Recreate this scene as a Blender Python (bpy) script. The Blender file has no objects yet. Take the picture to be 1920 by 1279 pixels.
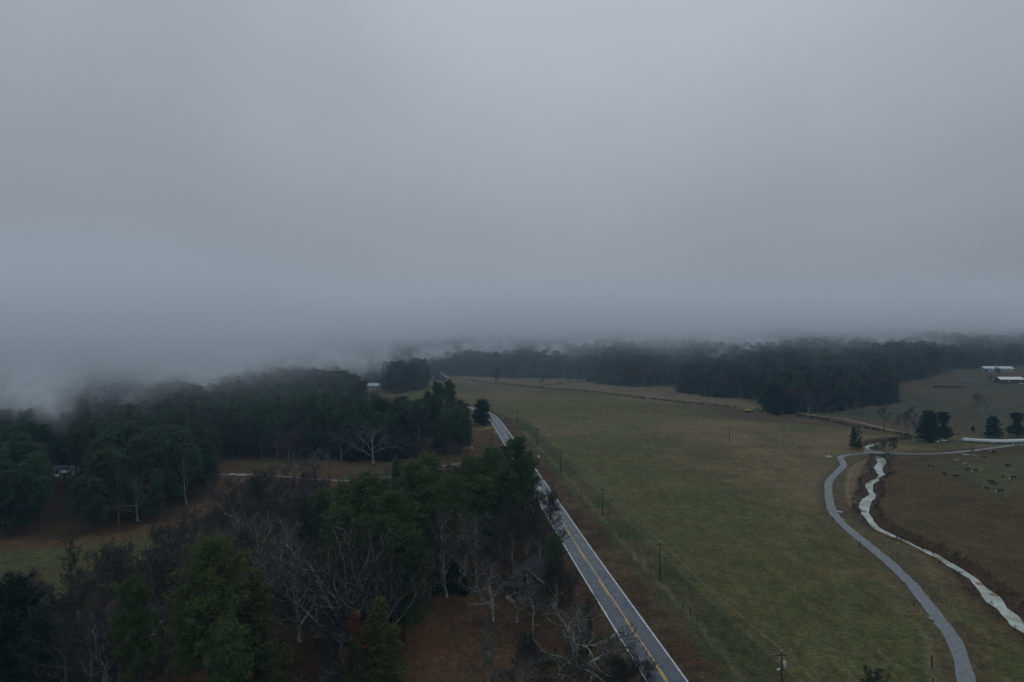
import bpy, bmesh, math, random
import numpy as np
from mathutils import Vector, Matrix

random.seed(11)
rng = np.random.default_rng(11)
S = bpy.context.scene
COL = S.collection
R = math.radians

# ------------------------------------------------------------------ camera
CAM_Z = 60.0
PITCH = math.atan(19.5 / 1280.0)
cd = bpy.data.cameras.new('camera'); cam = bpy.data.objects.new('camera', cd); COL.objects.link(cam)
cd.sensor_width = 36.0; cd.lens = 24.0; cd.clip_start = 1.0; cd.clip_end = 20000.0
cam.location = (0, 0, CAM_Z); cam.rotation_euler = (R(90) - PITCH, 0, 0)
S.camera = cam

# ------------------------------------------------------------------ world: overcast sky
SUN_EL, SUN_AZ = R(58), R(60)
w = bpy.data.worlds.new('World'); S.world = w; w.use_nodes = True
nt = w.node_tree; nt.nodes.clear()
def N(nt, typ, **kw):
    n = nt.nodes.new(typ)
    for k, v in kw.items():
        if k in n.inputs.keys(): n.inputs[k].default_value = v
        else: setattr(n, k, v)
    return n
def L(nt, a, ao, b, bi): nt.links.new(a.outputs[ao], b.inputs[bi])
out = N(nt, 'ShaderNodeOutputWorld')
sky = N(nt, 'ShaderNodeTexSky', sky_type='NISHITA', sun_disc=False, sun_elevation=SUN_EL, sun_rotation=SUN_AZ, dust_density=4.0)
bg1 = N(nt, 'ShaderNodeBackground', Strength=0.06)
L(nt, sky, 'Color', bg1, 'Color')
tc = N(nt, 'ShaderNodeTexCoord'); sep = N(nt, 'ShaderNodeSeparateXYZ')
L(nt, tc, 'Generated', sep, 'Vector')
rz = N(nt, 'ShaderNodeValToRGB')
cr = rz.color_ramp; cr.interpolation = 'B_SPLINE'
# (ramp holds half the radiance: colour ramps clip at 1)
cr.elements[0].position = 0.0; cr.elements[0].color = (0.235, 0.275, 0.325, 1)
cr.elements[1].position = 1.0; cr.elements[1].color = (0.70, 0.78, 0.88, 1)
for p, c in ((0.08, (0.275, 0.300, 0.34, 1)), (0.22, (0.36, 0.382, 0.425, 1)), (0.36, (0.415, 0.452, 0.508, 1)), (0.5, (0.46, 0.505, 0.565, 1))):
    e = cr.elements.new(p); e.color = c
L(nt, sep, 'Z', rz, 'Fac')
# slow brightness differences of the cloud cover, by direction
noi = N(nt, 'ShaderNodeTexNoise', Scale=2.2, Detail=4.0, Roughness=0.5)
mp = N(nt, 'ShaderNodeMapping'); mp.inputs['Scale'].default_value = (1, 1, .9); mp.inputs['Location'].default_value = (2.3, 0.4, 1.1)
L(nt, tc, 'Generated', mp, 'Vector'); L(nt, mp, 'Vector', noi, 'Vector')
mr = N(nt, 'ShaderNodeMapRange'); mr.inputs['From Min'].default_value = 0.3; mr.inputs['From Max'].default_value = 0.7
mr.inputs['To Min'].default_value = 0.93; mr.inputs['To Max'].default_value = 1.07
L(nt, noi, 'Fac', mr, 'Value')
# brightest near the middle, dimmer to the left and right
mxp = N(nt, 'ShaderNodeMath', operation='MULTIPLY_ADD'); mxp.inputs[1].default_value = .5; mxp.inputs[2].default_value = .5; L(nt, sep, 'X', mxp, 0)
mrx = N(nt, 'ShaderNodeValToRGB'); mrx.color_ramp.interpolation = 'B_SPLINE'; e0 = mrx.color_ramp.elements
e0[0].position = 0.15; e0[0].color = (.395,) * 3 + (1,); e0[1].position = .85; e0[1].color = (.42,) * 3 + (1,)
for p, v in ((.36, .46), (.53, .53), (.68, .475)):
    e = e0.new(p); e.color = (v, v, v, 1)
L(nt, mxp, 'Value', mrx, 'Fac')
mm = N(nt, 'ShaderNodeMath', operation='MULTIPLY'); L(nt, mr, 'Result', mm, 0); L(nt, mrx, 'Color', mm, 1)
m2x = N(nt, 'ShaderNodeMath', operation='MULTIPLY'); m2x.inputs[1].default_value = 4.0; L(nt, mm, 'Value', m2x, 0)
vm = N(nt, 'ShaderNodeVectorMath', operation='SCALE'); L(nt, rz, 'Color', vm, 0); L(nt, m2x, 'Value', vm, 'Scale')
bg2 = N(nt, 'ShaderNodeBackground', Strength=1.0); L(nt, vm, 'Vector', bg2, 'Color')
mx = N(nt, 'ShaderNodeMixShader', Fac=0.97)
L(nt, bg1, 'Background', mx, 1); L(nt, bg2, 'Background', mx, 2); L(nt, mx, 'Shader', out, 'Surface')

sl = bpy.data.lights.new('sun', 'SUN'); sl.energy = 0.5; sl.angle = R(25); sl.color = (1.0, 0.99, 0.97)
so = bpy.data.objects.new('sun', sl); COL.objects.link(so)
so.rotation_euler = Vector((-math.sin(SUN_AZ) * math.cos(SUN_EL), -math.cos(SUN_AZ) * math.cos(SUN_EL), -math.sin(SUN_EL))).to_track_quat('-Z', 'Y').to_euler()
so.location = (0, 0, 300)
S.view_settings.view_transform = 'Standard'; S.view_settings.look = 'None'
S.view_settings.exposure = -1.0; S.view_settings.gamma = 1.0
S.cycles.volume_bounces = 3; S.cycles.max_bounces = 6; S.cycles.diffuse_bounces = 3; S.cycles.glossy_bounces = 2
S.cycles.transparent_max_bounces = 8
S.cycles.use_denoising = True; S.cycles.use_adaptive_sampling = False
S.cycles.volume_max_steps = 512
FOG = True

# ------------------------------------------------------------------ numeric helpers
def vnoise(x, y, scale, seed=0):
    """smooth value noise 0..1"""
    x = np.asarray(x, float) / scale; y = np.asarray(y, float) / scale
    xi = np.floor(x).astype(np.int64); yi = np.floor(y).astype(np.int64)
    xf = x - xi; yf = y - yi
    def h(a, b):
        n = (a * 374761393 + b * 668265263 + seed * 1442695041) & 0xffffffff
        n = ((n ^ (n >> 13)) * 1274126177) & 0xffffffff
        return ((n ^ (n >> 16)) & 0xffff) / 65535.0
    u = xf * xf * (3 - 2 * xf); v = yf * yf * (3 - 2 * yf)
    return (h(xi, yi) * (1 - u) + h(xi + 1, yi) * u) * (1 - v) + (h(xi, yi + 1) * (1 - u) + h(xi + 1, yi + 1) * u) * v
def fbm(x, y, scale, seed=0, octv=4):
    s = 0; a = 0.5; t = 0
    for i in range(octv):
        s = s + a * vnoise(x, y, scale / 2 ** i, seed + i * 17); t += a; a *= 0.5
    return s / t
def sstep(a, b, v):
    t = np.clip((np.asarray(v, float) - a) / (b - a), 0, 1); return t * t * (3 - 2 * t)

# terrain height: flat valley floor, hillside pasture and wooded ridge on the right, low rise far off
HN = np.array([0.52, 0.854])
def height(x, y):
    x = np.asarray(x, float); y = np.asarray(y, float)
    s = (x - 230.0) * HN[0] + (y - 400.0) * HN[1]           # metres uphill of the ditch line
    z = 24.0 * sstep(10, 520, s) * sstep(60, 240, x)
    r = 1.0 - sstep(-100, 450, -x + 260)
    z = z + 46.0 * sstep(330, 1700, s) * (0.35 + 0.65 * r)
    z = z + 22.0 * (fbm(x, y, 230, 91, 2) - 0.45) * sstep(380, 700, s) * sstep(200, 420, x * .5 + s)
    z = z + 10.0 * sstep(1100, 2400, y) + 5 * (fbm(x, y, 260, 5, 3) - 0.5) * sstep(500, 900, y)
    return z

FWD = np.array([0, math.cos(PITCH), -math.sin(PITCH)]); UPV = np.array([0, math.sin(PITCH), math.cos(PITCH)])
def ray(px, py):
    return FWD + np.array([1.0, 0, 0]) * (px - 960) / 1280.0 - UPV * (py - 639.5) / 1280.0
_T = np.concatenate([np.arange(60, 800, 1.0), np.arange(800, 6000, 5.0)])
def at(px, py, z=None):
    """the place on the ground (or at height z) of a surveyed picture point"""
    d = ray(px, py)
    if z is not None:
        t = (z - CAM_Z) / d[2]; return Vector((d[0] * t, d[1] * t, z))
    X = d[0] * _T; Y = d[1] * _T; Z = CAM_Z + d[2] * _T
    f = Z - height(X, Y)
    i = int(np.argmax(f <= 0))
    if f[i] > 0: i = len(_T) - 1
    a, b = _T[max(i - 1, 0)], _T[i]
    for _ in range(20):
        m = (a + b) / 2
        if CAM_Z + d[2] * m - float(height(d[0] * m, d[1] * m)) > 0: a = m
        else: b = m
    return Vector((d[0] * b, d[1] * b, float(height(d[0] * b, d[1] * b))))
def gz(x, y): return float(height(x, y))

def sdpoly(x, y, P):
    """signed distance to polygon, negative inside"""
    P = np.asarray(P, float); n = len(P)
    d = np.full(np.shape(x), 1e18); ins = np.zeros(np.shape(x), bool)
    for i in range(n):
        a = P[i]; b = P[(i + 1) % n]; e = b - a
        t = np.clip(((x - a[0]) * e[0] + (y - a[1]) * e[1]) / (e @ e + 1e-9), 0, 1)
        d = np.minimum(d, (x - a[0] - t * e[0]) ** 2 + (y - a[1] - t * e[1]) ** 2)
        c = ((a[1] > y) != (b[1] > y))
        xx = a[0] + (y - a[1]) / (e[1] if abs(e[1]) > 1e-9 else 1e-9) * e[0]
        ins ^= c & (x < xx)
    return np.where(ins, -np.sqrt(d), np.sqrt(d))
def sdline(x, y, P):
    P = np.asarray(P, float); d = np.full(np.shape(x), 1e18)
    for i in range(len(P) - 1):
        a = P[i]; e = P[i + 1] - a
        t = np.clip(((x - a[0]) * e[0] + (y - a[1]) * e[1]) / (e @ e + 1e-9), 0, 1)
        d = np.minimum(d, (x - a[0] - t * e[0]) ** 2 + (y - a[1] - t * e[1]) ** 2)
    return np.sqrt(d)
def W2(pts, z=None): return [tuple(at(px, py, z)[:2]) for px, py in pts]
def catmull(P, step=2.0):
    P = [np.array(p, float) for p in P]; P = [2 * P[0] - P[1]] + P + [2 * P[-1] - P[-2]]
    o = []
    for i in range(1, len(P) - 2):
        n = max(2, int(np.linalg.norm(P[i + 1] - P[i]) / step))
        for k in range(n):
            t = k / n
            o.append(0.5 * ((2 * P[i]) + (-P[i - 1] + P[i + 1]) * t + (2 * P[i - 1] - 5 * P[i] + 4 * P[i + 1] - P[i + 2]) * t * t + (-P[i - 1] + 3 * P[i] - 3 * P[i + 1] + P[i + 2]) * t ** 3))
    o.append(P[-2]); return np.array(o)

# ------------------------------------------------------------------ surveyed lines (picture points -> ground)
ROAD_C = catmull([at(1345, 1420)[:2], at(1251, 1279)[:2], at(1087, 1032)[:2], at(1010, 912)[:2], at(956, 830)[:2], at(929, 790)[:2],
                  at(913, 776)[:2], at(890, 767)[:2], at(860, 761)[:2], at(815, 757)[:2], at(740, 752)[:2]], 4.0)
# the straight run really is straight
z5 = lambda l: [(1400 + a * 0.37464, 800 + b * 0.37464) for a, b in l]
LANE_C = catmull(W2(z5([(1130, 1420), (1098, 1279), (1079, 1180), (1052, 1100), (1018, 1040), (988, 1000), (948, 950), (914, 900), (872, 850), (836, 800), (786, 750),
          (734, 700), (678, 650), (616, 600), (554, 550), (494, 500), (448, 450), (427, 420), (421, 400), (412, 350), (408, 300), (415, 270), (440, 240),
          (462, 220), (481, 200), (485, 185), (476, 170), (468, 156), (484, 147), (540, 138), (610, 133), (720, 135), (900, 137), (1050, 128), (1150, 118), (1250, 105), (1388, 85), (1520, 62)])), 2.0)
WZ = -1.5
_st = [(142,632,650),(155,640,680),(168,652,700),(182,648,706),(195,637,690),(210,632,680),(228,645,688),(243,664,702),(255,650,676),(270,615,660),
       (285,590,640),(300,590,640),(320,600,632),(340,605,650),(360,572,645),(380,562,625),(400,557,622),(430,568,615),(450,585,630),(480,612,650),
       (500,625,668),(530,665,715),(555,705,760),(575,768,812),(595,815,845),(612,850,895),(640,905,960),(670,960,1010),(700,1000,1065),(730,1062,1115),
       (760,1100,1155),(800,1140,1200),(850,1165,1270),(880,1190,1292),(910,1240,1305),(950,1280,1370),(990,1310,1400),(1040,1388,1450),(1100,1460,1560),(1160,1560,1660)]
WL = [at(1400 + a * .37464, 800 + y * .37464, WZ)[:2] for y, a, b in _st]
WR = [at(1400 + b * .37464, 800 + y * .37464, WZ)[:2] for y, a, b in _st]
UP1 = [at(1640, 846, WZ)[:2], at(1622, 840, WZ)[:2], at(1640, 832, WZ)[:2], at(1700, 826, WZ)[:2], at(1735, 822, WZ)[:2]]
WATER = [tuple(p) for p in WL] + [tuple(p) for p in reversed(WR)]
STREAM_C = [tuple((np.array(a) + np.array(b)) / 2) for a, b in zip(WL, WR)]
FENCE_A = catmull(W2([(1455, 1400), (1387, 1264), (1374, 1246), (1340, 1208), (1308, 1168), (1281, 1141), (1255, 1112), (1237, 1089), (1214, 1066), (1195, 1045), (1179, 1027), (1162, 1010),
          (1130, 973), (1095, 930), (1057, 888), (1030, 860), (1009, 838), (985, 812), (970, 797), (950, 785), (930, 776)]), 8.0)
FENCE_B = catmull(W2(z5([(935, 1350), (930, 1255), (925, 1200), (908, 1090), (895, 1010), (882, 965), (838, 900), (787, 830), (745, 780), (710, 735), (680, 695), (623, 650), (568, 600),
          (515, 560), (465, 520), (430, 480), (385, 400), (372, 360), (373, 300), (385, 250), (420, 215), (432, 180), (425, 150)])), 8.0)
HEDGE = W2([(880, 712), (900, 717), (987, 725), (1094, 734), (1181, 744), (1275, 755), (1369, 764), (1400, 769), (1447, 774), (1468, 777), (1530, 785), (1589, 798), (1657, 810), (1725, 821)])
HEDGE2 = W2([(1019, 724), (1060, 719), (1110, 714)])
TRACK = catmull(W2([(1440, 771), (1489, 773), (1535, 780), (1568, 783), (1603, 790), (1644, 800), (1671, 806), (1720, 816)]), 4)
PATH = catmull(W2([(300, 884), (399, 889), (492, 891), (593, 899), (680, 901), (760, 888), (848, 871), (905, 868), (958, 862)]), 4)

F_A = [(-400, 1030), (-150, 1022), (0, 1016), (120, 1012), (240, 997), (330, 965), (390, 932), (400, 900), (404, 872), (430, 862), (520, 858), (600, 860), (700, 862), (760, 856), (830, 852), (872, 848)]
FA_W = W2(F_A)
WOOD_A = FA_W + [(-26, 372), (-60, 380), (-105, 372), (-130, 560), (-170, 640), (-260, 800), (-420, 1150), (-1300, 1150), (-1300, 300), (-700, 180)]
MIDW = [(-330, 560), (-150, 470), (-112, 520), (-150, 640), (-178, 700), (-195, 800), (-145, 800), (-140, 700), (-110, 640), (-88, 690), (-98, 790), (-115, 900), (-150, 1000), (-500, 1100)]
FARF = W2([(770, 709), (790, 704), (900, 705), (962, 708), (1025, 708), (1106, 709), (1119, 717), (1159, 722), (1212, 725), (1272, 720), (1278, 734), (1344, 744), (1387, 745), (1431, 750),
           (1447, 773), (1481, 773), (1552, 772), (1590, 765), (1640, 757), (1681, 752), (1672, 738), (1660, 724), (1671, 718), (1725, 710), (1752, 699), (1779, 692), (1844, 687), (2000, 683)])
FARF = [(-1800, 1100), (-200, 1000)] + FARF + [(1700, 900), (2600, 2400), (1500, 3600), (-2600, 3400)]
NEARW = W2([(-300, 1120), (60, 1085), (200, 1060), (330, 1015), (400, 960), (520, 905), (640, 910), (700, 900), (860, 880), (960, 862), (985, 900), (1060, 1020), (1170, 1200), (1240, 1330)]) + [(20, 95), (-40, 80), (-220, 80), (-260, 160)]
LAWN = W2([(735, 1330), (745, 1180), (760, 1080), (830, 1085), (880, 1105), (930, 1120), (960, 1150), (985, 1200), (960, 1330)])

# ------------------------------------------------------------------ materials
MATS = {}
def mat(name, col, rough=0.85, var=0.0, vscale=1.0, spec=0.3, col2=None, metal=0.0, bump=0.0, objvar=0.0, hue2=None):
    if name in MATS: return MATS[name]
    m = bpy.data.materials.new(name); m.use_nodes = True; t = m.node_tree
    b = t.nodes['Principled BSDF']; b.inputs['Roughness'].default_value = rough
    b.inputs['Specular IOR Level'].default_value = spec; b.inputs['Metallic'].default_value = metal
    c2 = col2 or tuple(c * (1 - var) for c in col)
    tcn = N(t, 'ShaderNodeTexCoord'); no = N(t, 'ShaderNodeTexNoise', Scale=vscale, Detail=4.0, Roughness=0.65)
    L(t, tcn, 'Object', no, 'Vector')
    m1 = N(t, 'ShaderNodeMapRange'); m1.inputs['From Min'].default_value = 0.36; m1.inputs['From Max'].default_value = 0.64
    L(t, no, 'Fac', m1, 'Value')
    mi = N(t, 'ShaderNodeMix', data_type='RGBA'); mi.inputs[6].default_value = (*col, 1); mi.inputs[7].default_value = (*c2, 1)
    L(t, m1, 'Result', mi, 0)
    last = (mi, 2)
    if objvar:
        oi = N(t, 'ShaderNodeObjectInfo'); m2 = N(t, 'ShaderNodeMapRange'); m2.inputs['To Min'].default_value = 1 - objvar; m2.inputs['To Max'].default_value = 1 + objvar
        L(t, oi, 'Random', m2, 'Value'); sc = N(t, 'ShaderNodeVectorMath', operation='SCALE'); L(t, mi, 2, sc, 0); L(t, m2, 'Result', sc, 'Scale')
        if hue2:
            m3 = N(t, 'ShaderNodeMath', operation='MULTIPLY'); m3.inputs[1].default_value = 7.31; L(t, oi, 'Random', m3, 0)
            m4 = N(t, 'ShaderNodeMath', operation='FRACT'); L(t, m3, 0, m4, 0)
            m5 = N(t, 'ShaderNodeMath', operation='POWER'); m5.inputs[1].default_value = 2.5; L(t, m4, 0, m5, 0)
            mh = N(t, 'ShaderNodeMix', data_type='RGBA'); mh.inputs[7].default_value = (*hue2, 1); L(t, sc, 0, mh, 6); L(t, m5, 0, mh, 0); last = (mh, 2)
        else: last = (sc, 0)
    L(t, last[0], last[1], b, 'Base Color')
    if bump:
        bu = N(t, 'ShaderNodeBump', Strength=bump, Distance=0.1); L(t, no, 'Fac', bu, 'Height'); L(t, bu, 'Normal', b, 'Normal')
    MATS[name] = m; return m

def link_mesh(name, me, parent=None, mats=()):
    o = bpy.data.objects.new(name, me); COL.objects.link(o)
    for m in mats: me.materials.append(m)
    if parent: o.parent = parent
    return o
def np_mesh(name, V, F, mi=None, smooth=False):
    """mesh from numpy; F = (n,3) or (n,4) array, or a list of both kinds"""
    me = bpy.data.meshes.new(name)
    Fs = F if isinstance(F, list) else [F]
    Fs = [f for f in Fs if len(f)]
    nl = sum(f.size for f in Fs); nf = sum(len(f) for f in Fs)
    V = np.asarray(V, np.float32)
    me.vertices.add(len(V)); me.vertices.foreach_set('co', V.ravel())
    me.loops.add(nl); me.loops.foreach_set('vertex_index', np.concatenate([f.ravel() for f in Fs]).astype(np.int32))
    me.polygons.add(nf)
    tot = np.concatenate([np.full(len(f), f.shape[1], np.int32) for f in Fs])
    me.polygons.foreach_set('loop_start', np.concatenate([[0], np.cumsum(tot)[:-1]]).astype(np.int32))
    if mi is not None: me.polygons.foreach_set('material_index', np.asarray(mi, np.int32))
    me.update(calc_edges=True)
    if smooth: me.polygons.foreach_set('use_smooth', np.ones(nf, bool))
    return me
def tag(o, label=None, cat=None, group=None, kind=None):
    if label: o['label'] = label
    if cat: o['category'] = cat
    if group: o['group'] = group
    if kind: o['kind'] = kind
    return o
def empty(name, loc, rz=0.0, sc=1.0):
    o = bpy.data.objects.new(name, None); COL.objects.link(o); o.location = loc; o.rotation_euler = (0, 0, rz)
    o.scale = (sc, sc, sc) if not isinstance(sc, (tuple, list)) else sc
    o.empty_display_size = 0.5
    return o

# ------------------------------------------------------------------ ground sheet
def axis(parts):
    o = []
    for a, b, s in parts: o.append(np.arange(a, b, s))
    return np.unique(np.concatenate(o))
gx = axis([(-6000, -1500, 250), (-1500, -500, 40), (-500, -240, 6), (-240, 350, 1.1), (350, 900, 8), (900, 2000, 40), (2000, 6001, 250)])
gy = axis([(-1500, 0, 250), (0, 70, 10), (70, 420, 1.1), (420, 640, 2.2), (640, 1400, 10), (1400, 2600, 40), (2600, 9001, 400)])
GX, GY = np.meshgrid(gx, gy); GZ = height(GX, GY)
near = (GY < 560) & (GX > 60) & (GX < 420)
dw = np.full(GX.shape, 99.0)
wx = GX + 1.3 * (fbm(GX, GY, 6, 31, 2) - 0.5); wy = GY + 1.3 * (fbm(GX, GY, 6, 37, 2) - 0.5)
dw[near] = sdpoly(wx[near], wy[near], WATER)
dw2 = np.full(GX.shape, 99.0); dw2[near] = sdline(wx[near], wy[near], UP1) - 1.6
DW = np.minimum(dw, dw2)
edge = 3.2 + 1.2 * (vnoise(GX, GY, 14, 9) - 0.5)
GZ = GZ - 2.3 * (1 - sstep(-0.82, 1, DW / edge))
def dl_(P, r=14):
    P = np.array(P)[:, :2]; m = (GX > P[:, 0].min() - r) & (GX < P[:, 0].max() + r) & (GY > P[:, 1].min() - r) & (GY < P[:, 1].max() + r)
    o = np.full(GX.shape, 99.0); o[m] = sdline(GX[m], GY[m], P[::2]); return o
flat = np.minimum.reduce([dl_(LANE_C), dl_(ROAD_C), dl_(PATH), dl_(TRACK)])
GZ += 0.25 * (fbm(GX, GY, 9, 3, 3) - 0.5) * (GY < 700) * sstep(3, 8, np.abs(DW)) * sstep(3, 7, flat)
GZ += 0.5 * (fbm(GX, GY, 34, 13, 2) - 0.5) * (GY < 600) * sstep(4, 14, np.abs(DW)) * sstep(4, 13, flat)
# paint (the ground's own colours: grass, dead grass, leaf litter, mud)
def C(*c): return np.array(c)
GRASS, DRYG, LITTER, BROWN = C(.080, .072, .034), C(.124, .094, .058), C(.054, .031, .019), C(.100, .059, .035)
MUD, OLIVE, DIRT, PAST = C(.04, .029, .021), C(.075, .072, .04), C(.24, .14, .085), C(.078, .062, .038)
n1 = fbm(GX, GY, 60, 1, 5); n2 = fbm(GX, GY, 16, 2, 4); n3 = fbm(GX + GY * .3, GY - GX * .2, 6, 4, 3); n4 = fbm(GX, GY, 170, 8, 3)
def mixc(a, b, t): return a * (1 - t[..., None]) + b * t[..., None]
one = np.ones(GX.shape)
base = mixc(GRASS * one[..., None], DRYG * one[..., None], sstep(0.40, 0.62, n1 * 0.55 + n2 * 0.3 + n3 * .15))
base = mixc(base, C(.066, .078, .030) * one[..., None], 0.6 * sstep(0.5, 0.62, n4) * sstep(0.35, 0.6, n2))
px_ = np.stack([GX, GY], -1)
def area(P, soft=3.0, wob=5.0, box=None):
    P = np.array(P); m = (GX > P[:, 0].min() - 20) & (GX < P[:, 0].max() + 20) & (GY > P[:, 1].min() - 20) & (GY < P[:, 1].max() + 20)
    r = np.zeros(GX.shape); 
    r[m] = 1 - sstep(-soft, soft, sdpoly(GX[m] + wob * (n2[m] - .5) * 2, GY[m] + wob * (n3[m] - .5) * 2, P))
    return r
def nearline(P, wd, soft=1.0, wob=2.0):
    P = np.array(P)[:, :2]; m = (GX > P[:, 0].min() - 30) & (GX < P[:, 0].max() + 30) & (GY > P[:, 1].min() - 30) & (GY < P[:, 1].max() + 30)
    r = np.zeros(GX.shape); r[m] = 1 - sstep(wd - soft, wd + soft, sdline(GX[m] + wob * (n2[m] - .5) * 2, GY[m] + wob * (n3[m] - .5) * 2, P))
    return r
# everything left of the road is leaf litter and brown clearing
ry = ROAD_C[:, 1]; rx = np.interp(gy, ry[:len(ry) - 60] if False else np.sort(ry), ROAD_C[np.argsort(ry), 0])
rx = np.where(gy > 520, -60 - (gy - 520) * 0.55, rx)
left = 1 - sstep(-4, 4, GX - rx[:, None])
left *= (GY < 1100)
clr = mixc(BROWN * 0.66 * one[..., None], OLIVE * .8 * one[..., None], .6 * sstep(.46, .64, n1 * .5 + n2 * .5))
base = mixc(base, clr, left)
woodm = np.maximum.reduce([area(WOOD_A), area(NEARW), area(MIDW)])
base = mixc(base, mixc(LITTER * 0.8 * one[..., None], BROWN * .55 * one[..., None], sstep(.4, .65, n2)), woodm)
base = mixc(base, mixc(LITTER * one[..., None], BROWN * .75 * one[..., None], sstep(.38, .66, n3 * .5 + n1 * .5)), area(LAWN))
# green meadow at far left
MEADOW = W2([(-300, 1120), (-200, 1030), (100, 1018), (250, 1008), (340, 975), (400, 950), (360, 1000), (300, 1060), (180, 1110), (60, 1150)])
base = mixc(base, mixc(C(.066, .072, .034) * one[..., None], C(.075, .062, .034) * one[..., None], sstep(.4, .6, n2)), area(MEADOW, 5, 12))
base = mixc(base, BROWN * .9 * one[..., None], nearline(W2([(-200, 1026), (120, 1020), (250, 1006), (340, 975), (400, 935), (430, 905)]), 4, 3) * .8)
# road verge: rust-brown litter, then dark rank grass up to the fence
def off(Pl, d):
    Pl = np.array(Pl); T = np.gradient(Pl, axis=0); T /= np.linalg.norm(T, axis=1)[:, None]
    return Pl + np.stack([T[:, 1], -T[:, 0]], -1) * d
sgn = 1 if off(ROAD_C[:3], 1)[0][0] > ROAD_C[0][0] else -1
base = mixc(base, mixc(C(.045, .052, .022) * one[..., None], C(.07, .06, .034) * one[..., None], sstep(.5, .7, n2)), nearline(off(ROAD_C, sgn * 13), 8.5, 2) * (GY < 460))
base = mixc(base, mixc(C(.052, .031, .020) * one[..., None], C(.090, .062, .038) * one[..., None], sstep(.5, .72, n3)), nearline(off(ROAD_C, sgn * 6.6), 3.6, 1.6, 3.2) * (.95 if True else 1))
base = mixc(base, C(.20, .18, .12) * one[..., None], nearline(FENCE_A, .45, .6, .6) * .38 * sstep(.3, .5, n2))
base = mixc(base, C(.18, .15, .10) * one[..., None], nearline(FENCE_B, .6, .8, 1.2) * .6 * sstep(.35, .5, n2))
# strip between field fence and lane, creek banks, pastures beyond
BETW = [tuple(p) for p in LANE_C[:150]] + [tuple(p) for p in reversed(WR[:])]
base = mixc(base, mixc(PAST * one[..., None], C(.09, .078, .045) * one[..., None], sstep(.4, .62, n2)), np.maximum(area(BETW, 2, 2), nearline(LANE_C, 4.2, 1.5, 2)))
EASTP = [tuple(p) for p in WR] + W2([(2300, 1200), (2300, 840), (1920, 836), (1700, 848), (1660, 852)])
base = mixc(base, mixc(C(.052, .036, .019) * one[..., None], C(.068, .048, .025) * one[..., None], sstep(.42, .6, n1 * .6 + n3 * .4)), area(EASTP, 3, 3))
base = mixc(base, C(.065, .08, .04) * one[..., None], area(W2([(1790, 872), (1930, 850), (2000, 900), (1880, 935), (1800, 905)]), 8, 12) * .45)
s_ = (GX - 230.0) * HN[0] + (GY - 400.0) * HN[1]
hillm = sstep(3, 12, s_) * sstep(120, 160, GX)
base = mixc(base, mixc(C(.072, .052, .036) * one[..., None], C(.058, .056, .036) * one[..., None], sstep(.44, .62, n1 * .7 + n2 * .3)), hillm)
FARP = W2([(985, 722), (1100, 712), (1215, 726), (1275, 722), (1280, 735), (1400, 750), (1445, 772), (1400, 768), (1275, 754), (1181, 743), (1094, 733)])
base = mixc(base, C(.135, .10, .072) * one[..., None], area(FARP, 8, 6) * .85)
farw = np.zeros(GX.shape); FP = np.array(FARF); m_ = (GY > 420)
farw[m_] = 1 - sstep(-4, 4, sdpoly(GX[m_], GY[m_], FP)); base = mixc(base, LITTER * .8 * one[..., None], farw)
base = mixc(base, C(.030, .021, .015) * one[..., None], (1 - sstep(.8, 1.25, DW / edge)) * sstep(.2, .4, n3 + .1))
base = mixc(base, C(.070, .042, .027) * one[..., None], (1 - sstep(1.2, 2.1, DW / edge)) * .55)
for d_, k_ in ((30, .30), (32, .30), (47, .18), (64, .22), (66, .22), (86, .15), (88, .15), (112, .2)):
    ok = np.array(off(ROAD_C[:110], sgn * d_)); ok = ok + np.stack([6 * np.sin(ok[:, 1] / 60 + d_), 0 * ok[:, 0]], -1)
    base = mixc(base, C(.105, .085, .05) * one[..., None], nearline(ok, .5, .5, .6) * k_ * sstep(.35, .55, n2))
for d_, k_ in ((14, .35), (17, .35), (24, .25), (27, .25), (36, .2)):
    ok = off(LANE_C[:95], d_ * (1 if off(LANE_C[:3], 1)[0][0] < LANE_C[0][0] else -1))
    base = mixc(base, C(.135, .115, .07) * one[..., None], nearline(ok, .35, .5, .8) * k_ * sstep(.4, .55, n3))
# cattle-worn mud and puddle margins, ruts
for pl, wd, cc, k in (([(1560, 700), (1600, 712), (1700, 718)], 0, MUD, 0),
    ([(1668, 866), (1700, 868), (1730, 862)], 2.6, MUD, .8), ([(1690, 848), (1740, 856), (1830, 853)], 1.6, MUD, .6),
    ([(1615, 866), (1598, 880), (1590, 905), (1592, 930), (1596, 950)], .9, C(.21, .16, .12), .55), ([(1625, 862), (1606, 888), (1600, 915), (1604, 940)], .7, C(.2, .15, .11), .5),
    ([(900, 806), (935, 800), (932, 812)], 2.4, DIRT, .7), ([(455, 910), (475, 915), (490, 905)], 1.4, DIRT * .7, .6),
    ([(1150, 838), (1280, 875), (1400, 920), (1540, 960)], .6, C(.085, .06, .04), .55), ([(920, 905), (980, 860), (1060, 852), (1100, 858)], .01, MUD, 0),
    ([(1400, 822), (1480, 840), (1558, 852)], .5, C(.17, .15, .09), .5), ([(1645, 888), (1690, 905), (1735, 975)], .01, MUD, 0)):
    if k: base = mixc(base, cc * one[..., None], nearline(catmull(W2(pl), 3), wd, .6, .8) * k)
base *= (0.86 + 0.28 * fbm(GX, GY, 2.6, 77, 2))[..., None]
nx, ny = len(gx), len(gy)
idx = np.arange(nx * ny).reshape(ny, nx)
F = np.stack([idx[:-1, :-1], idx[:-1, 1:], idx[1:, 1:], idx[1:, :-1]], -1).reshape(-1, 4)
me = np_mesh('ground', np.stack([GX, GY, GZ], -1).reshape(-1, 3), F, smooth=True)
ca = me.color_attributes.new('tint', 'FLOAT_COLOR', 'POINT')
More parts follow.
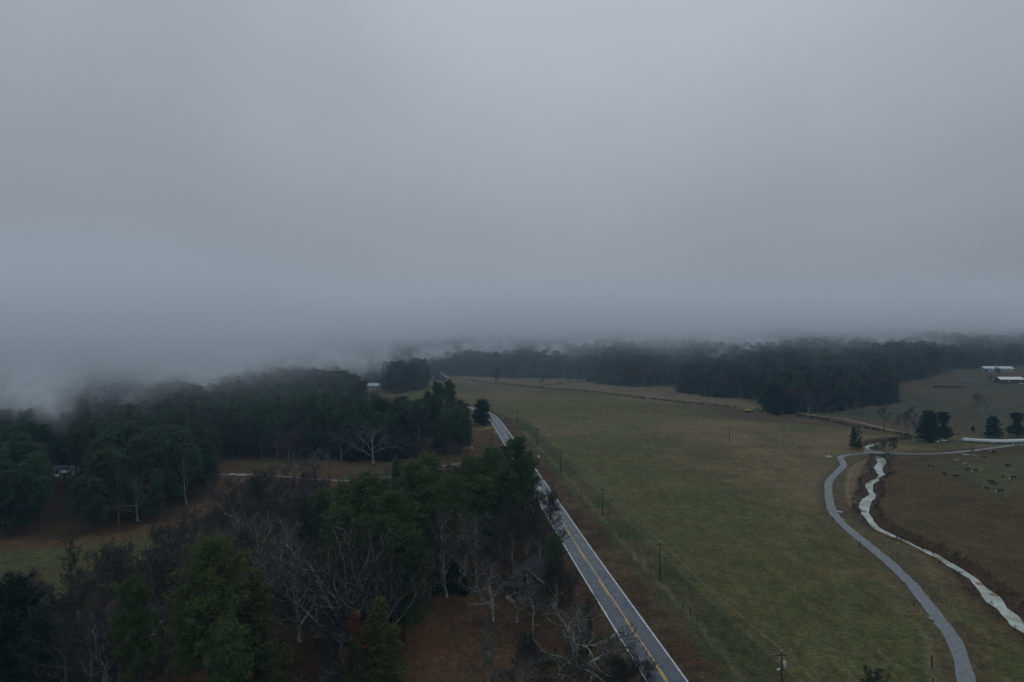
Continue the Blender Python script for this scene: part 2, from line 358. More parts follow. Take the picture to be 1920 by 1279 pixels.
ca.data.foreach_set('color', np.concatenate([np.clip(base, 0.005, 1), one[..., None]], -1).astype(np.float32).ravel())
gm = bpy.data.materials.new('turf_and_soil'); gm.use_nodes = True; t = gm.node_tree; b = t.nodes['Principled BSDF']
b.inputs['Roughness'].default_value = 0.95; b.inputs['Specular IOR Level'].default_value = 0.12
at_ = N(t, 'ShaderNodeVertexColor', layer_name='tint'); tcn = N(t, 'ShaderNodeTexCoord')
def mul(a, ao, bn, bo):
    v = N(t, 'ShaderNodeVectorMath', operation='SCALE'); L(t, a, ao, v, 0); L(t, bn, bo, v, 'Scale'); return v
cur, co = at_, 'Color'
for sc_, lo, hi, st in ((.33, .88, 1.12, (3.2, .12, 1)), (1.3, .6, 1.4, (1, 1, 1)), (.55, .72, 1.28, (1, 1, 1)), (.28, .78, 1.22, (1, .45, 1)), (.05, .86, 1.14, (1, 1, 1)), (5.0, .7, 1.3, (1, 1, 1))):
    mpn = N(t, 'ShaderNodeMapping'); mpn.inputs['Scale'].default_value = st; mpn.inputs['Rotation'].default_value = (0, 0, -.10 if st[1] == .12 else .5)
    L(t, tcn, 'Object', mpn, 'Vector')
    no = N(t, 'ShaderNodeTexNoise', Scale=sc_, Detail=5.0, Roughness=.7); L(t, mpn, 'Vector', no, 'Vector')
    r_ = N(t, 'ShaderNodeMapRange'); r_.inputs['From Min'].default_value = .33; r_.inputs['From Max'].default_value = .67
    r_.inputs['To Min'].default_value = lo; r_.inputs['To Max'].default_value = hi; L(t, no, 'Fac', r_, 'Value')
    cur = mul(cur, co, r_, 'Result'); co = 'Vector'
for sc_, c1, c2 in ((.16, (1.09, .99, .90), (.91, 1.01, .97)), (.9, (1.25, 1.0, .85), (.76, .98, .95))):
    no = N(t, 'ShaderNodeTexNoise', Scale=sc_, Detail=5.0, Roughness=.7); L(t, tcn, 'Object', no, 'Vector')
    r_ = N(t, 'ShaderNodeMapRange'); r_.inputs['From Min'].default_value = .38; r_.inputs['From Max'].default_value = .62; L(t, no, 'Fac', r_, 'Value')
    mi = N(t, 'ShaderNodeMix', data_type='RGBA'); mi.inputs[6].default_value = (*c1, 1); mi.inputs[7].default_value = (*c2, 1); L(t, r_, 'Result', mi, 0)
    v = N(t, 'ShaderNodeVectorMath', operation='MULTIPLY'); L(t, cur, co, v, 0); L(t, mi, 2, v, 1); cur, co = v, 'Vector'
L(t, cur, co, b, 'Base Color')
no2 = N(t, 'ShaderNodeTexNoise', Scale=1.1, Detail=6.0, Roughness=.75); L(t, tcn, 'Object', no2, 'Vector')
bu = N(t, 'ShaderNodeBump', Strength=.9, Distance=.5); L(t, no2, 'Fac', bu, 'Height'); L(t, bu, 'Normal', b, 'Normal')
tag(link_mesh('ground', me, mats=[gm]), kind='structure')

# ------------------------------------------------------------------ ribbons: road, lane, paths, water
def ribbon(name, P, hw, z, m, thick=0.3, kind='structure', o1=None, jitter=0.0, parent=None):
    """band along P between offsets -hw..hw (or o1=(a,b)), draped on the terrain, with side skirts"""
    P = np.array(P)[:, :2]; T = np.gradient(P, axis=0); T /= np.linalg.norm(T, axis=1)[:, None]; Nn = np.stack([T[:, 1], -T[:, 0]], -1) * sgn
    a, b_ = o1 if o1 else (-hw, hw)
    ja = jitter * (rng.random(len(P)) - .5); jb = jitter * (rng.random(len(P)) - .5)
    A = P + Nn * (a + ja)[:, None] if jitter else P + Nn * a; B = P + Nn * (b_ + jb)[:, None] if jitter else P + Nn * b_
    zc = height(P[:, 0], P[:, 1]) + z
    V = []
    for Q, dz in ((A, -thick), (A, 0), (B, 0), (B, -thick)): V.append(np.column_stack([Q, zc + dz]))
    n = len(P); V = np.concatenate(V); i = np.arange(n - 1)
    Fq = [np.stack([i + k * n, i + 1 + k * n, i + 1 + (k + 1) * n, i + (k + 1) * n], -1) for k in (0, 1, 2)]
    Fq = np.concatenate(Fq)
    if sgn > 0: Fq = Fq[:, ::-1]
    me = np_mesh(name, V, Fq); me.polygons.foreach_set('use_smooth', np.zeros(len(Fq), bool))
    o = link_mesh(name, me, parent, [m])
    if kind: o['kind'] = kind
    return o
def wetmat(name, col, rough, spec, vs=.4, lo=.75, hi=1.3, rlo=.2, rhi=.6):
    m = mat(name, col, rough, .3, vs, spec); t = m.node_tree; b = t.nodes['Principled BSDF']
    tcn = N(t, 'ShaderNodeTexCoord'); no = N(t, 'ShaderNodeTexNoise', Scale=vs * 1.7, Detail=5.0, Roughness=.6); L(t, tcn, 'Object', no, 'Vector')
    r_ = N(t, 'ShaderNodeMapRange'); r_.inputs['From Min'].default_value = .35; r_.inputs['From Max'].default_value = .65
    r_.inputs['To Min'].default_value = rlo; r_.inputs['To Max'].default_value = rhi; L(t, no, 'Fac', r_, 'Value'); L(t, r_, 'Result', b, 'Roughness')
    return m
M_ROAD = wetmat('wet_asphalt', (.028, .043, .062), .3, .5, .25, rlo=.14, rhi=.5)
br = M_ROAD.node_tree.nodes['Principled BSDF']; br.inputs['Coat Weight'].default_value = .08; br.inputs['Coat Roughness'].default_value = .14; br.inputs['Coat Tint'].default_value = (.8, .92, 1, 1)
M_LANE = wetmat('damp_old_asphalt', (.115, .125, .14), .4, .6, .9, rlo=.3, rhi=.6)
M_WHITE = mat('white_road_paint', (.80, .81, .82), .4, .25, 1.2, .6); M_YEL = mat('yellow_road_paint', (.74, .44, .06), .5, .3, 1.5)
ribbon('road', ROAD_C, 3.75, .10, M_ROAD)
M_TRK2 = wetmat('worn_wet_asphalt', (.018, .029, .045), .3, .5, .18, rlo=.10, rhi=.4)
for a_, b_ in ((.75, 1.35), (2.2, 2.85), (-1.35, -.75), (-2.85, -2.2)): ribbon('road_wheel_track', ROAD_C, 0, .102, M_TRK2, .0015, o1=(a_, b_), jitter=.22)
ribbon('road_edge_line', ROAD_C, 0, .104, M_WHITE, .002, o1=(3.34, 3.52)); ribbon('road_edge_line', ROAD_C, 0, .104, M_WHITE, .002, o1=(-3.52, -3.34))
ribbon('road_centre_line', ROAD_C, 0, .104, M_YEL, .002, o1=(.05, .22))
nR = len(ROAD_C); k0 = 0
while k0 < nR - 4:                                                   # the broken line beside it
    ribbon('road_centre_line', ROAD_C[k0:k0 + 3], 0, .104, M_YEL, .002, o1=(-.26, -.09)); k0 += 5
ribbon('lane', LANE_C, 1.38, .07, M_LANE, jitter=.42)
ribbon('path', PATH, 1.1, .06, mat('pale_gravel', (.17, .165, .165), .9, .35, .8), jitter=.3)
ribbon('dirt_track', TRACK, 1.1, .03, mat('track_dirt', (.26, .19, .14), .9, .3, .5), jitter=.6)
def flat_poly(name, P, z, m, kind='structure'):
    bm = bmesh.new(); vs = [bm.verts.new((p[0], p[1], z)) for p in P]; f = bm.faces.new(vs); bmesh.ops.triangulate(bm, faces=[f])
    bmesh.ops.recalc_face_normals(bm, faces=bm.faces[:])
    if bm.faces[0].normal.z < 0: bmesh.ops.reverse_faces(bm, faces=bm.faces[:])
    me = bpy.data.meshes.new(name); bm.to_mesh(me); bm.free()
    o = link_mesh(name, me, None, [m]); o['kind'] = kind; return o
def band(P, hw):
    T = np.gradient(np.array(P), axis=0); T /= np.linalg.norm(T, axis=1)[:, None]; Nn = np.stack([T[:, 1], -T[:, 0]], -1)
    return list(map(tuple, np.array(P) + Nn * hw)) + list(map(tuple, (np.array(P) - Nn * hw)[::-1]))
M_WATER = mat('silty_water', (.38, .44, .40), .07, vscale=.16, spec=.5, col2=(.20, .21, .145))
bw = M_WATER.node_tree.nodes['Principled BSDF']; bw.inputs['IOR'].default_value = 1.5; bw.inputs['Specular IOR Level'].default_value = .6
_wp = np.array(STREAM_C)
wm = np.concatenate([_wp]); 
_l = np.array([tuple(p) for p in WL]); _r = np.array([tuple(p) for p in WR]); _d = _r - _l; _n = _d / (np.linalg.norm(_d, axis=1)[:, None])
V = np.concatenate([np.column_stack([_l - _n * 4, np.full(len(_l), WZ)]), np.column_stack([_r + _n * 4, np.full(len(_r), WZ)])]); i = np.arange(len(_l) - 1); n = len(_l)
mw = np_mesh('creek_water', V, np.stack([i, i + n, i + 1 + n, i + 1], -1)[:, ::1])
ow = link_mesh('creek_water', mw, None, [M_WATER]); ow['kind'] = 'structure'
flat_poly('creek_water', band(catmull(UP1, 4), 3.5), WZ - .004, M_WATER)
M_BAR = mat('silt_bar', (.20, .17, .10), .8, .3, .8)
for bx, by, bw_, bh_ in ((1757, 1047, 9, 7), (1840, 1095, 12, 6), (1866, 1115, 14, 8), (1628, 905, 8, 5), (1662, 1002, 7, 4), (1616, 958, 7, 6)):
    c = at(bx, by, WZ); kx = at(bx + bw_, by, WZ)[0] - c[0]; ky = abs(at(bx, by - bh_, WZ)[1] - c[1]) * .5
    flat_poly('silt_bar', [(c[0] + kx * (.6 + .5 * random.random()) * math.cos(q / 14 * 6.283), c[1] + ky * (.6 + .5 * random.random()) * math.sin(q / 14 * 6.283)) for q in range(14)], WZ + .03, M_BAR)
M_PUD = mat('puddle_water', (.12, .115, .105), .05, .1, .3, .6)
def puddle(px, py, wpx, hpx, seed):
    c = at(px, py); k = at(px + wpx / 2, py)[0] - c[0]; ky = abs(at(px, py - hpx / 2)[1] - c[1]); r = random.Random(seed); P = []
    for j in range(18):
        a = j / 18 * 2 * math.pi; q = .65 + .5 * r.random(); P.append((c[0] + k * q * math.cos(a), c[1] + ky * q * math.sin(a)))
    flat_poly('puddle', P, c[2] + .16, M_PUD)
for i_, a in enumerate(((1573, 960, 12, 5), (1745, 1161, 9, 7), (1810, 853, 13, 2.4), (1826, 854, 8, 2), (1793, 862, 8, 2), (1809, 869, 7, 2.2), (1819, 874, 6, 1.6), (1727, 831, 18, 2.5), (1744, 829, 9, 1.6), (1400 + 230, 846, 10, 2))): puddle(*a, i_)

# ------------------------------------------------------------------ tree makers
def tube_pts(P, Rr, sides, V, F, seed_ang=0.0):
    P = np.asarray(P, float); n = len(P); base = sum(len(v) for v in V)
    T = np.gradient(P, axis=0); T /= np.linalg.norm(T, axis=1)[:, None] + 1e-9
    ref = np.array([0.3, 0.95, 0.1]) if abs(T[0][2]) > .6 else np.array([0, 0, 1.0])
    U = np.cross(T, ref); U /= np.linalg.norm(U, axis=1)[:, None] + 1e-9; W = np.cross(T, U)
    a = np.arange(sides) / sides * 2 * np.pi + seed_ang
    ring = P[:, None] + (U[:, None] * np.cos(a)[None, :, None] + W[:, None] * np.sin(a)[None, :, None]) * np.asarray(Rr)[:, None, None]
    V.append(ring.reshape(-1, 3)); i = np.arange(n - 1)[:, None]; j = np.arange(sides)[None]; j2 = (j + 1) % sides
    F.append((np.stack([i * sides + j, i * sides + j2, (i + 1) * sides + j2, (i + 1) * sides + j], -1) + base).reshape(-1, 4))
def unit(v): v = np.asarray(v, float); return v / (np.linalg.norm(v) + 1e-9)
def perp(d, r):
    a = np.array([r.gauss(0, 1) for _ in range(3)]); a -= d * (a @ d); return unit(a)
class Bare:
    """leafless tree: limbs branch and taper; levels 0-1 go to the trunk mesh, the finer ones to the crown mesh"""
    def __init__(s, seed, H, spread, nlimb, lv, twig, gnarl=.25, fork=.25, up=.35, rb=None, minr=.02, first=.25, cl=2):
        s.r = random.Random(seed); s.tv, s.tf, s.cv, s.cf = [], [], [], []
        s.lv, s.gn, s.up, s.minr, s.twig, s.cl = lv, gnarl, up, minr, twig, cl
        rb = rb or H * .018; P = [np.array([0, 0, -.4])]; d = np.array([0, 0, 1.0]); n = 9
        hh = H * (.92 if spread < .35 else .62)
        for i in range(n):
            d = unit(d + np.array([s.r.gauss(0, .09), s.r.gauss(0, .09), .12])); P.append(P[-1] + d * (hh + .4) / n)
        Rr = [rb * (1.35 if i == 0 else 1) * (1 - .82 * (i / n) ** 1.1) + .02 for i in range(n + 1)]
        tube_pts(P, Rr, 7, s.tv, s.tf)
        az = s.r.random() * 6.28
        for k in range(nlimb):
            f = first + (1 - first) * ((k + .5) / nlimb) ** .9
            i = min(n - 1, int(f * n)); q = f * n - i; p = P[i] * (1 - q) + P[i + 1] * q
            az += 2.4 + s.r.gauss(0, .35); el = R(20) + R(50) * f * (.6 + .5 * s.up) + s.r.gauss(0, .12)
            dd = np.array([math.cos(az) * math.cos(el), math.sin(az) * math.cos(el), math.sin(el)])
            ln = H * spread * (1.15 - .62 * f) * s.r.uniform(.75, 1.15) * (1 if spread > .35 else 1.1)
            s.grow(p, dd, ln, (rb * (1 - .82 * f)) * s.r.uniform(.5, .68), 1)
    def grow(s, p, d, ln, r0, lev):
        r = s.r; n = max(2, int((7, 7, 5, 4, 3, 2)[lev])); P = [p]; Rr = [max(r0, s.minr)]; D = []
        for i in range(n):
            d = unit(d + perp(d, r) * s.gn * r.uniform(.4, 1.4) + np.array([0, 0, s.up * .22])); D.append(d)
            P.append(P[-1] + d * ln / n); Rr.append(max(r0 * (1 - .8 * (i + 1) / n), s.minr * (.8 if lev < s.lv else .55)))
        big = lev < s.cl
        tube_pts(P, Rr, 5 if lev == 1 else (4 if lev == 2 else 3), s.tv if big else s.cv, s.tf if big else s.cf, r.random())
        if lev >= s.lv: return
        nb = int((0, 7, 6, 5, 5)[lev] * s.twig * r.uniform(.8, 1.2)) + 1
        for k in range(nb):
            f = .18 + .82 * (k + r.random()) / nb; i = min(n - 1, int(f * n)); q = f * n - i; pp = P[i] * (1 - q) + P[i + 1] * q
            ang = R(r.uniform(25, 62)); dd = unit(D[i] * math.cos(ang) + perp(D[i], r) * math.sin(ang) + np.array([0, 0, .12]))
            s.grow(pp, dd, ln * r.uniform(.38, .62) * (1.1 - .4 * f), Rr[i] * r.uniform(.5, .7), lev + 1)
    def meshes(s, nm):
        a = np_mesh(nm + '_trunk', np.concatenate(s.tv), np.concatenate(s.tf), smooth=True)
        b = np_mesh(nm + '_crown', np.concatenate(s.cv), np.concatenate(s.cf)) if s.cv else None
        return a, b

def tufts(Cn, D, size, nb, r, wd=.16, spread=.9):
    """needle sprays: nb slim triangles fanning out round direction D at each centre"""
    n = len(Cn); Cn = np.repeat(Cn, nb, 0); D = np.repeat(D, nb, 0); size = np.repeat(size, nb)[:, None]
    dd = D + r.normal(0, spread, D.shape); dd /= np.linalg.norm(dd, axis=1)[:, None]
    sd = np.cross(dd, r.normal(0, 1, D.shape)); sd /= np.linalg.norm(sd, axis=1)[:, None]
    L_ = size * r.uniform(.6, 1.25, (len(Cn), 1)); base = Cn - dd * L_ * .15
    V = np.stack([base - sd * L_ * wd, base + sd * L_ * wd, base + dd * L_ * .8 + sd * L_ * wd * .7], 1)
    return V.reshape(-1, 3)
def pine(seed, H, crad, c0, prof, nl, sub, tuft, nb, size, droop=.0, clump=.5, wd=.16, nsec=1.0):
    r = random.Random(seed); g = np.random.default_rng(seed); tv, tf = [], []
    P = [np.array([0, 0, -.4])]; d = np.array([0, 0, 1.0]); n = 10
    for i in range(n): d = unit(d + np.array([r.gauss(0, .025), r.gauss(0, .025), .1])); P.append(P[-1] + d * (H + .4) / n)
    rb = H * .0125; tube_pts(P, [rb * (1.25 if i == 0 else 1) * (1 - .9 * i / n) + .015 for i in range(n + 1)], 6, tv, tf)
    Cs, Ds, Ss = [], [], []; az = 0
    for k in range(nl):
        f = (k + r.random()) / nl; h = c0 + (1 - c0) * f; z = h * H; i = min(n - 1, int(h * n)); q = h * n - i; p = P[i] * (1 - q) + P[i + 1] * q
        az += 2.4 + r.gauss(0, .3); ln = crad * prof(f) * r.uniform(.6, 1.15); el = R(-5 + 45 * f) - droop + r.gauss(0, .12)
        dd = np.array([math.cos(az) * math.cos(el), math.sin(az) * math.cos(el), math.sin(el)])
        Q = [p]; m = 4
        for j in range(m): dd = unit(dd + np.array([r.gauss(0, .1), r.gauss(0, .1), .09 + droop * .1])); Q.append(Q[-1] + dd * ln / m)
        tube_pts(Q, [max(.02, rb * .32 * (1 - h * .5) * (1 - .8 * j / m)) for j in range(m + 1)], 3, tv, tf)
        ns = max(2, int(sub * (ln / crad) * nsec + .5))
        for j in range(ns):
            u = .32 + .68 * (j + r.random()) / ns; ii = min(m - 1, int(u * m)); qq = u * m - ii; c = Q[ii] * (1 - qq) + Q[ii + 1] * qq
            side = perp(unit(Q[-1] - Q[0]), r); c = c + side * ln * .26 * r.random() * (1.2 - u * .5); c[2] += abs(r.gauss(0, .12)) * 1.5
            nt = max(1, int(tuft * r.uniform(.6, 1.4))); cc = c + g.normal(0, clump, (nt, 3)) * np.array([1, 1, .55])
            o = cc - P[i]; o /= np.linalg.norm(o, axis=1)[:, None] + .01
            Cs.append(cc); Ds.append(o * .6 + np.array([0, 0, .75])); Ss.append(np.full(nt, size) * g.uniform(.75, 1.3, nt))
    Cs, Ds, Ss = np.concatenate(Cs), np.concatenate(Ds), np.concatenate(Ss)
    V = tufts(Cs, Ds, Ss, nb, g, wd)
    return np.concatenate(tv), np.concatenate(tf), V
def pine_meshes(nm, *a, **k):
    tv, tf, V = pine(*a, **k)
    return np_mesh(nm + '_trunk', tv, tf, smooth=True), np_mesh(nm + '_crown', V, np.arange(len(V)).reshape(-1, 3))

M_PBARK = mat('pine_bark', (.075, .055, .045), .95, .4, 1.5)
M_NEED = mat('pine_needles', (.105, .148, .048), .75, col2=(.032, .060, .028), vscale=.45, spec=.3, objvar=.28, hue2=(.105, .130, .042))
M_NEEDF = mat('pine_needles_wood', (.088, .135, .070), .8, col2=(.034, .060, .036), vscale=.4, spec=.25, objvar=.35, hue2=(.075, .085, .040))
M_CEDAR = mat('cedar_foliage', (.105, .120, .030), .8, col2=(.042, .056, .018), vscale=.55, spec=.2, objvar=.2)
M_CEDD = mat('dark_cedar_foliage', (.036, .055, .026), .8, col2=(.018, .032, .018), vscale=.5, spec=.2, objvar=.2)
M_RUST = mat('rusty_foliage', (.20, .075, .03), .9, col2=(.10, .04, .02), vscale=.7)
M_PALE = mat('lichened_bark', (.36, .42, .36), .9, col2=(.12, .13, .105), vscale=1.6)
M_PALET = mat('lichened_twigs', (.11, .108, .09), .9, col2=(.05, .044, .037), vscale=.8)
M_GREY = mat('grey_bark', (.26, .275, .24), .95, col2=(.075, .07, .062), vscale=1.2)
M_TWIG = mat('brown_twigs', (.058, .051, .040), .95, col2=(.028, .024, .019), vscale=.7, objvar=.2)
M_MAUVE = mat('budding_twigs', (.095, .062, .052), .95, col2=(.07, .045, .042), vscale=.7)
M_WHT = mat('sycamore_bark', (.22, .245, .22), .85, col2=(.12, .13, .115), vscale=1.3)

PROTO = {}
def proto(key, name, meshes, mt, mc):
    a, b = meshes; a.materials.append(mt)
    if b: b.materials.append(mc)
    PROTO[key] = (name, a, b)
round_ = lambda f: math.sqrt(max(.05, 1 - ((f - .42) / .66) ** 2))
cone_ = lambda f: (1 - f) ** .75 * .95 + .08
PINE_NEAR = [(101, 26, 6.6, .34), (102, 24, 6.0, .28), (103, 27, 7.2, .42), (104, 22, 5.6, .18)]
for i, (sd, H, cr_, c0) in enumerate(PINE_NEAR):
    proto('pine%d' % i, 'pine_tree', pine_meshes('pine', sd, H, cr_, c0, round_, 84, 9, 12, 10, .58, clump=.55, wd=.13), M_PBARK, M_NEED)
PINE_WOOD = [(111, 25, 4.6, .46), (112, 23, 4.2, .38), (113, 26, 5.0, .52), (114, 20, 4.4, .15), (115, 24, 4.2, .34)]
for i, (sd, H, cr_, c0) in enumerate(PINE_WOOD):
    proto('wood%d' % i, 'pine_tree', pine_meshes('wood_pine', sd, H, cr_, c0, round_, 46, 6, 8, 8, .85, clump=.62, wd=.17), M_PBARK, M_NEEDF)
proto('cedar0', 'cedar_tree', pine_meshes('cedar', 121, 13, 3.4, .06, cone_, 80, 9, 6, 9, .5, droop=-.15, clump=.3, wd=.13), M_PBARK, M_CEDAR)
proto('cedar1', 'cedar_tree', pine_meshes('cedar', 122, 12, 4.2, .04, lambda f: math.sqrt(max(0, 1 - f * f)) * .95 + .08, 90, 9, 6, 9, .6, clump=.4, wd=.17), M_PBARK, M_CEDD)
proto('cedar2', 'cedar_tree', pine_meshes('cedar', 127, 12, 4.6, .10, lambda f: (.55 + .45 * math.sin(f * 9)) * math.sqrt(max(0, 1 - f ** 3)) + .1, 70, 10, 7, 9, .6, clump=.5, wd=.17), M_PBARK, M_CEDD)
proto('rust0', 'cedar_tree', pine_meshes('dead_cedar', 123, 9, 1.6, .3, cone_, 30, 6, 5, 8, .4, clump=.25), M_PBARK, M_RUST)
BARE = {'fan': Bare(221, 22, .72, 15, 4, .8, gnarl=.22, up=.42, first=.10, minr=.042, rb=.42, cl=3), 'fan2': Bare(222, 20, .62, 14, 4, .8, gnarl=.30, up=.5, first=.14, minr=.042, rb=.4, cl=3), 'oak': Bare(201, 19, .56, 13, 4, .85, gnarl=.32, up=.25, first=.28, minr=.034, rb=.4, cl=3), 'oak2': Bare(202, 17, .58, 12, 4, .78, gnarl=.42, up=.2, first=.22, minr=.034, rb=.36, cl=3),
        'lich': Bare(203, 20, .46, 13, 4, .75, gnarl=.46, up=.25, first=.2, rb=.48, minr=.04, cl=3), 'slim': Bare(204, 19, .30, 14, 4, .85, gnarl=.26, up=.7, first=.3, rb=.22, minr=.026),
        'slim2': Bare(205, 17, .30, 14, 4, .85, gnarl=.34, up=.7, first=.2, rb=.2, minr=.03, cl=3), 'vase': Bare(206, 14, .46, 13, 4, 1.0, gnarl=.24, up=.85, first=.08, rb=.2, minr=.03, cl=3),
        'white': Bare(207, 22, .66, 9, 4, .75, gnarl=.33, up=.16, first=.2, rb=.5, minr=.045, cl=3), 'round': Bare(208, 15, .46, 13, 4, 1.3, gnarl=.25, up=.4, first=.2, rb=.24, minr=.024),
        'small': Bare(209, 8, .46, 10, 3, 1.1, gnarl=.36, up=.5, first=.12, rb=.12, minr=.03), 'bush': Bare(210, 4.2, .7, 14, 3, 1.1, gnarl=.3, up=.7, first=.02, rb=.06, minr=.014)}
for k, (tm, cm) in {'fan': (M_GREY, M_TWIG), 'fan2': (M_PALE, M_PALET), 'oak': (M_GREY, M_TWIG), 'oak2': (M_GREY, M_PALET), 'lich': (M_PALE, M_PALET), 'slim': (M_PALET, M_TWIG), 'slim2': (M_PALE, M_TWIG), 'vase': (M_GREY, M_TWIG),
                    'white': (M_WHT, M_PALET), 'round': (M_GREY, M_TWIG), 'small': (M_PALE, M_PALET), 'bush': (M_TWIG, M_TWIG)}.items():
    proto(k, 'bush' if k == 'bush' else 'bare_tree', BARE[k].meshes(k), tm, cm)
def proto_variant(key, src, mt, mc):
    n, a, b = PROTO[src]; a = a.copy(); b = b.copy(); a.materials.clear(); b.materials.clear(); a.materials.append(mt); b.materials.append(mc); PROTO[key] = (n, a, b)
M_DBARK = mat('wet_dark_bark', (.105, .10, .082), .9, col2=(.04, .036, .03), vscale=1.0); M_DTW = mat('wet_dark_twigs', (.050, .044, .034), .95, col2=(.024, .021, .017), vscale=.6, objvar=.3)
for k_ in ('oak', 'oak2', 'vase', 'slim2', 'fan', 'fan2'): proto_variant('d' + k_, k_, M_DBARK, M_DTW)
proto_variant('mauve', 'round', M_GREY, M_MAUVE); proto_variant('slimpale', 'slim2', M_WHT, M_PALET); proto_variant('paleoak', 'oak', M_PALE, M_PALET)
NAT = {'doak': 19, 'doak2': 17, 'dvase': 14, 'dslim2': 17, 'dfan': 22, 'dfan2': 20, 'fan': 22, 'fan2': 20, 'cedar2': 12, 'oak': 19, 'oak2': 17, 'lich': 20, 'slim': 19, 'slim2': 17, 'vase': 14, 'white': 22, 'round': 15, 'small': 8, 'bush': 4.2, 'mauve': 15, 'slimpale': 19, 'paleoak': 19,
       'pine0': 26, 'pine1': 24, 'pine2': 27, 'pine3': 22, 'wood0': 25, 'wood1': 23, 'wood2': 26, 'wood3': 20, 'wood4': 24, 'cedar0': 13, 'cedar1': 12, 'rust0': 9}
def plant(key, x, y, h, rz=None, wide=1.0, label=None, cat='tree', group=None, z=None, name=None):
    n, a, b = PROTO[key]; s = h / NAT[key]
    e = empty(name or n, (x, y, gz(x, y) if z is None else z), random.random() * 6.28 if rz is None else rz, (s * wide, s * wide, s))
    tag(e, label, cat, group)
    o = bpy.data.objects.new('trunk', a); COL.objects.link(o); o.parent = e
    if b is not None: c = bpy.data.objects.new('crown', b); COL.objects.link(c); c.parent = e
    return e
def plant_px(key, px, top, base, d=None, **k):
    """a tree whose foot stands at the surveyed ground point and whose top reaches the surveyed line"""
    p = at(px, base); h = CAM_Z - (math.tan(math.atan((top - 639.5) / 1280.0) + PITCH)) * p[1] - p[2]
    return plant(key, p[0], p[1], h, **k)

# ------------------------------------------------------------------ masses nobody could count: woodland and undergrowth
def merged(key):
    n, a, b = PROTO[key]
    def grab(me):
        v = np.empty(len(me.vertices) * 3, np.float32); me.vertices.foreach_get('co', v)
        li = np.empty(len(me.loops), np.int32); me.loops.foreach_get('vertex_index', li)
        k = 4 if len(me.loops) == 4 * len(me.polygons) else 3
        return v.reshape(-1, 3), li.reshape(-1, k)
    v1, f1 = grab(a); v2, f2 = grab(b)
    m = np_mesh('mass_' + key, np.concatenate([v1, v2]), [f1, f2 + len(v1)], np.concatenate([np.zeros(len(f1)), np.ones(len(f2))]))
    m.materials.append(a.materials[0]); m.materials.append(b.materials[0])
    return bpy.data.objects.new('mass_' + key, m)
def mass(name, label, keys, pts, hts, weights=None, wide=1.0):
    """one object whose points each carry a tree of one of the kinds"""
    ks = list(keys); n = len(pts); w_ = np.array(weights or [1] * len(ks), float); pick = rng.choice(len(ks), n, p=w_ / w_.sum())
    z = height(pts[:, 0], pts[:, 1]) - .1
    me = bpy.data.meshes.new(name); me.vertices.add(n); me.vertices.foreach_set('co', np.column_stack([pts, z]).astype(np.float32).ravel())
    nat = np.array([NAT[k] for k in ks])[pick]; s = hts / nat
    A = me.attributes.new('pick', 'INT', 'POINT'); A.data.foreach_set('value', pick.astype(np.int32))
    A = me.attributes.new('scl', 'FLOAT_VECTOR', 'POINT'); A.data.foreach_set('vector', np.column_stack([s * wide, s * wide, s]).astype(np.float32).ravel())
    A = me.attributes.new('rot', 'FLOAT_VECTOR', 'POINT'); A.data.foreach_set('vector', np.column_stack([0 * s, 0 * s, rng.random(n) * 6.28]).astype(np.float32).ravel())
    o = link_mesh(name, me); tag(o, label, None, None, 'stuff')
    g = bpy.data.node_groups.new(name, 'GeometryNodeTree'); g.interface.new_socket('Geometry', in_out='INPUT', socket_type='NodeSocketGeometry')
    g.interface.new_socket('Geometry', in_out='OUTPUT', socket_type='NodeSocketGeometry'); g.is_modifier = True
    gi = g.nodes.new('NodeGroupInput'); go = g.nodes.new('NodeGroupOutput'); last = gi.outputs[0]; outs = []
    def attr(nm, ty):
        q = g.nodes.new('GeometryNodeInputNamedAttribute'); q.data_type = ty; q.inputs['Name'].default_value = nm
        return [x for x in q.outputs if x.enabled][0]
    pk, sc_, ro = attr('pick', 'INT'), attr('scl', 'FLOAT_VECTOR'), attr('rot', 'FLOAT_VECTOR')
    join = g.nodes.new('GeometryNodeJoinGeometry')
    for i, k in enumerate(ks):
        oi = g.nodes.new('GeometryNodeObjectInfo'); oi.inputs['Object'].default_value = merged(k); oi.inputs['As Instance'].default_value = True
        eq = g.nodes.new('FunctionNodeCompare'); eq.data_type = 'INT'; eq.operation = 'EQUAL'; eq.inputs[3].default_value = i; g.links.new(pk, eq.inputs[2])
        ip = g.nodes.new('GeometryNodeInstanceOnPoints'); g.links.new(gi.outputs[0], ip.inputs['Points']); g.links.new(eq.outputs[0], ip.inputs['Selection'])
        g.links.new(oi.outputs['Geometry'], ip.inputs['Instance']); g.links.new(sc_, ip.inputs['Scale']); g.links.new(ro, ip.inputs['Rotation'])
        g.links.new(ip.outputs[0], join.inputs[0])
    g.links.new(join.outputs[0], go.inputs[0])
    md = o.modifiers.new('trees', 'NODES'); md.node_group = g
    return o
def along(P, n, wd):
    P = np.array(P, float)[:, :2]; sg = np.linalg.norm(np.diff(P, axis=0), axis=1); t_ = np.cumsum(np.r_[0, sg]); q = rng.random(n) * t_[-1]
    return np.column_stack([np.interp(q, t_, P[:, 0]), np.interp(q, t_, P[:, 1])]) + rng.normal(0, wd, (n, 2))
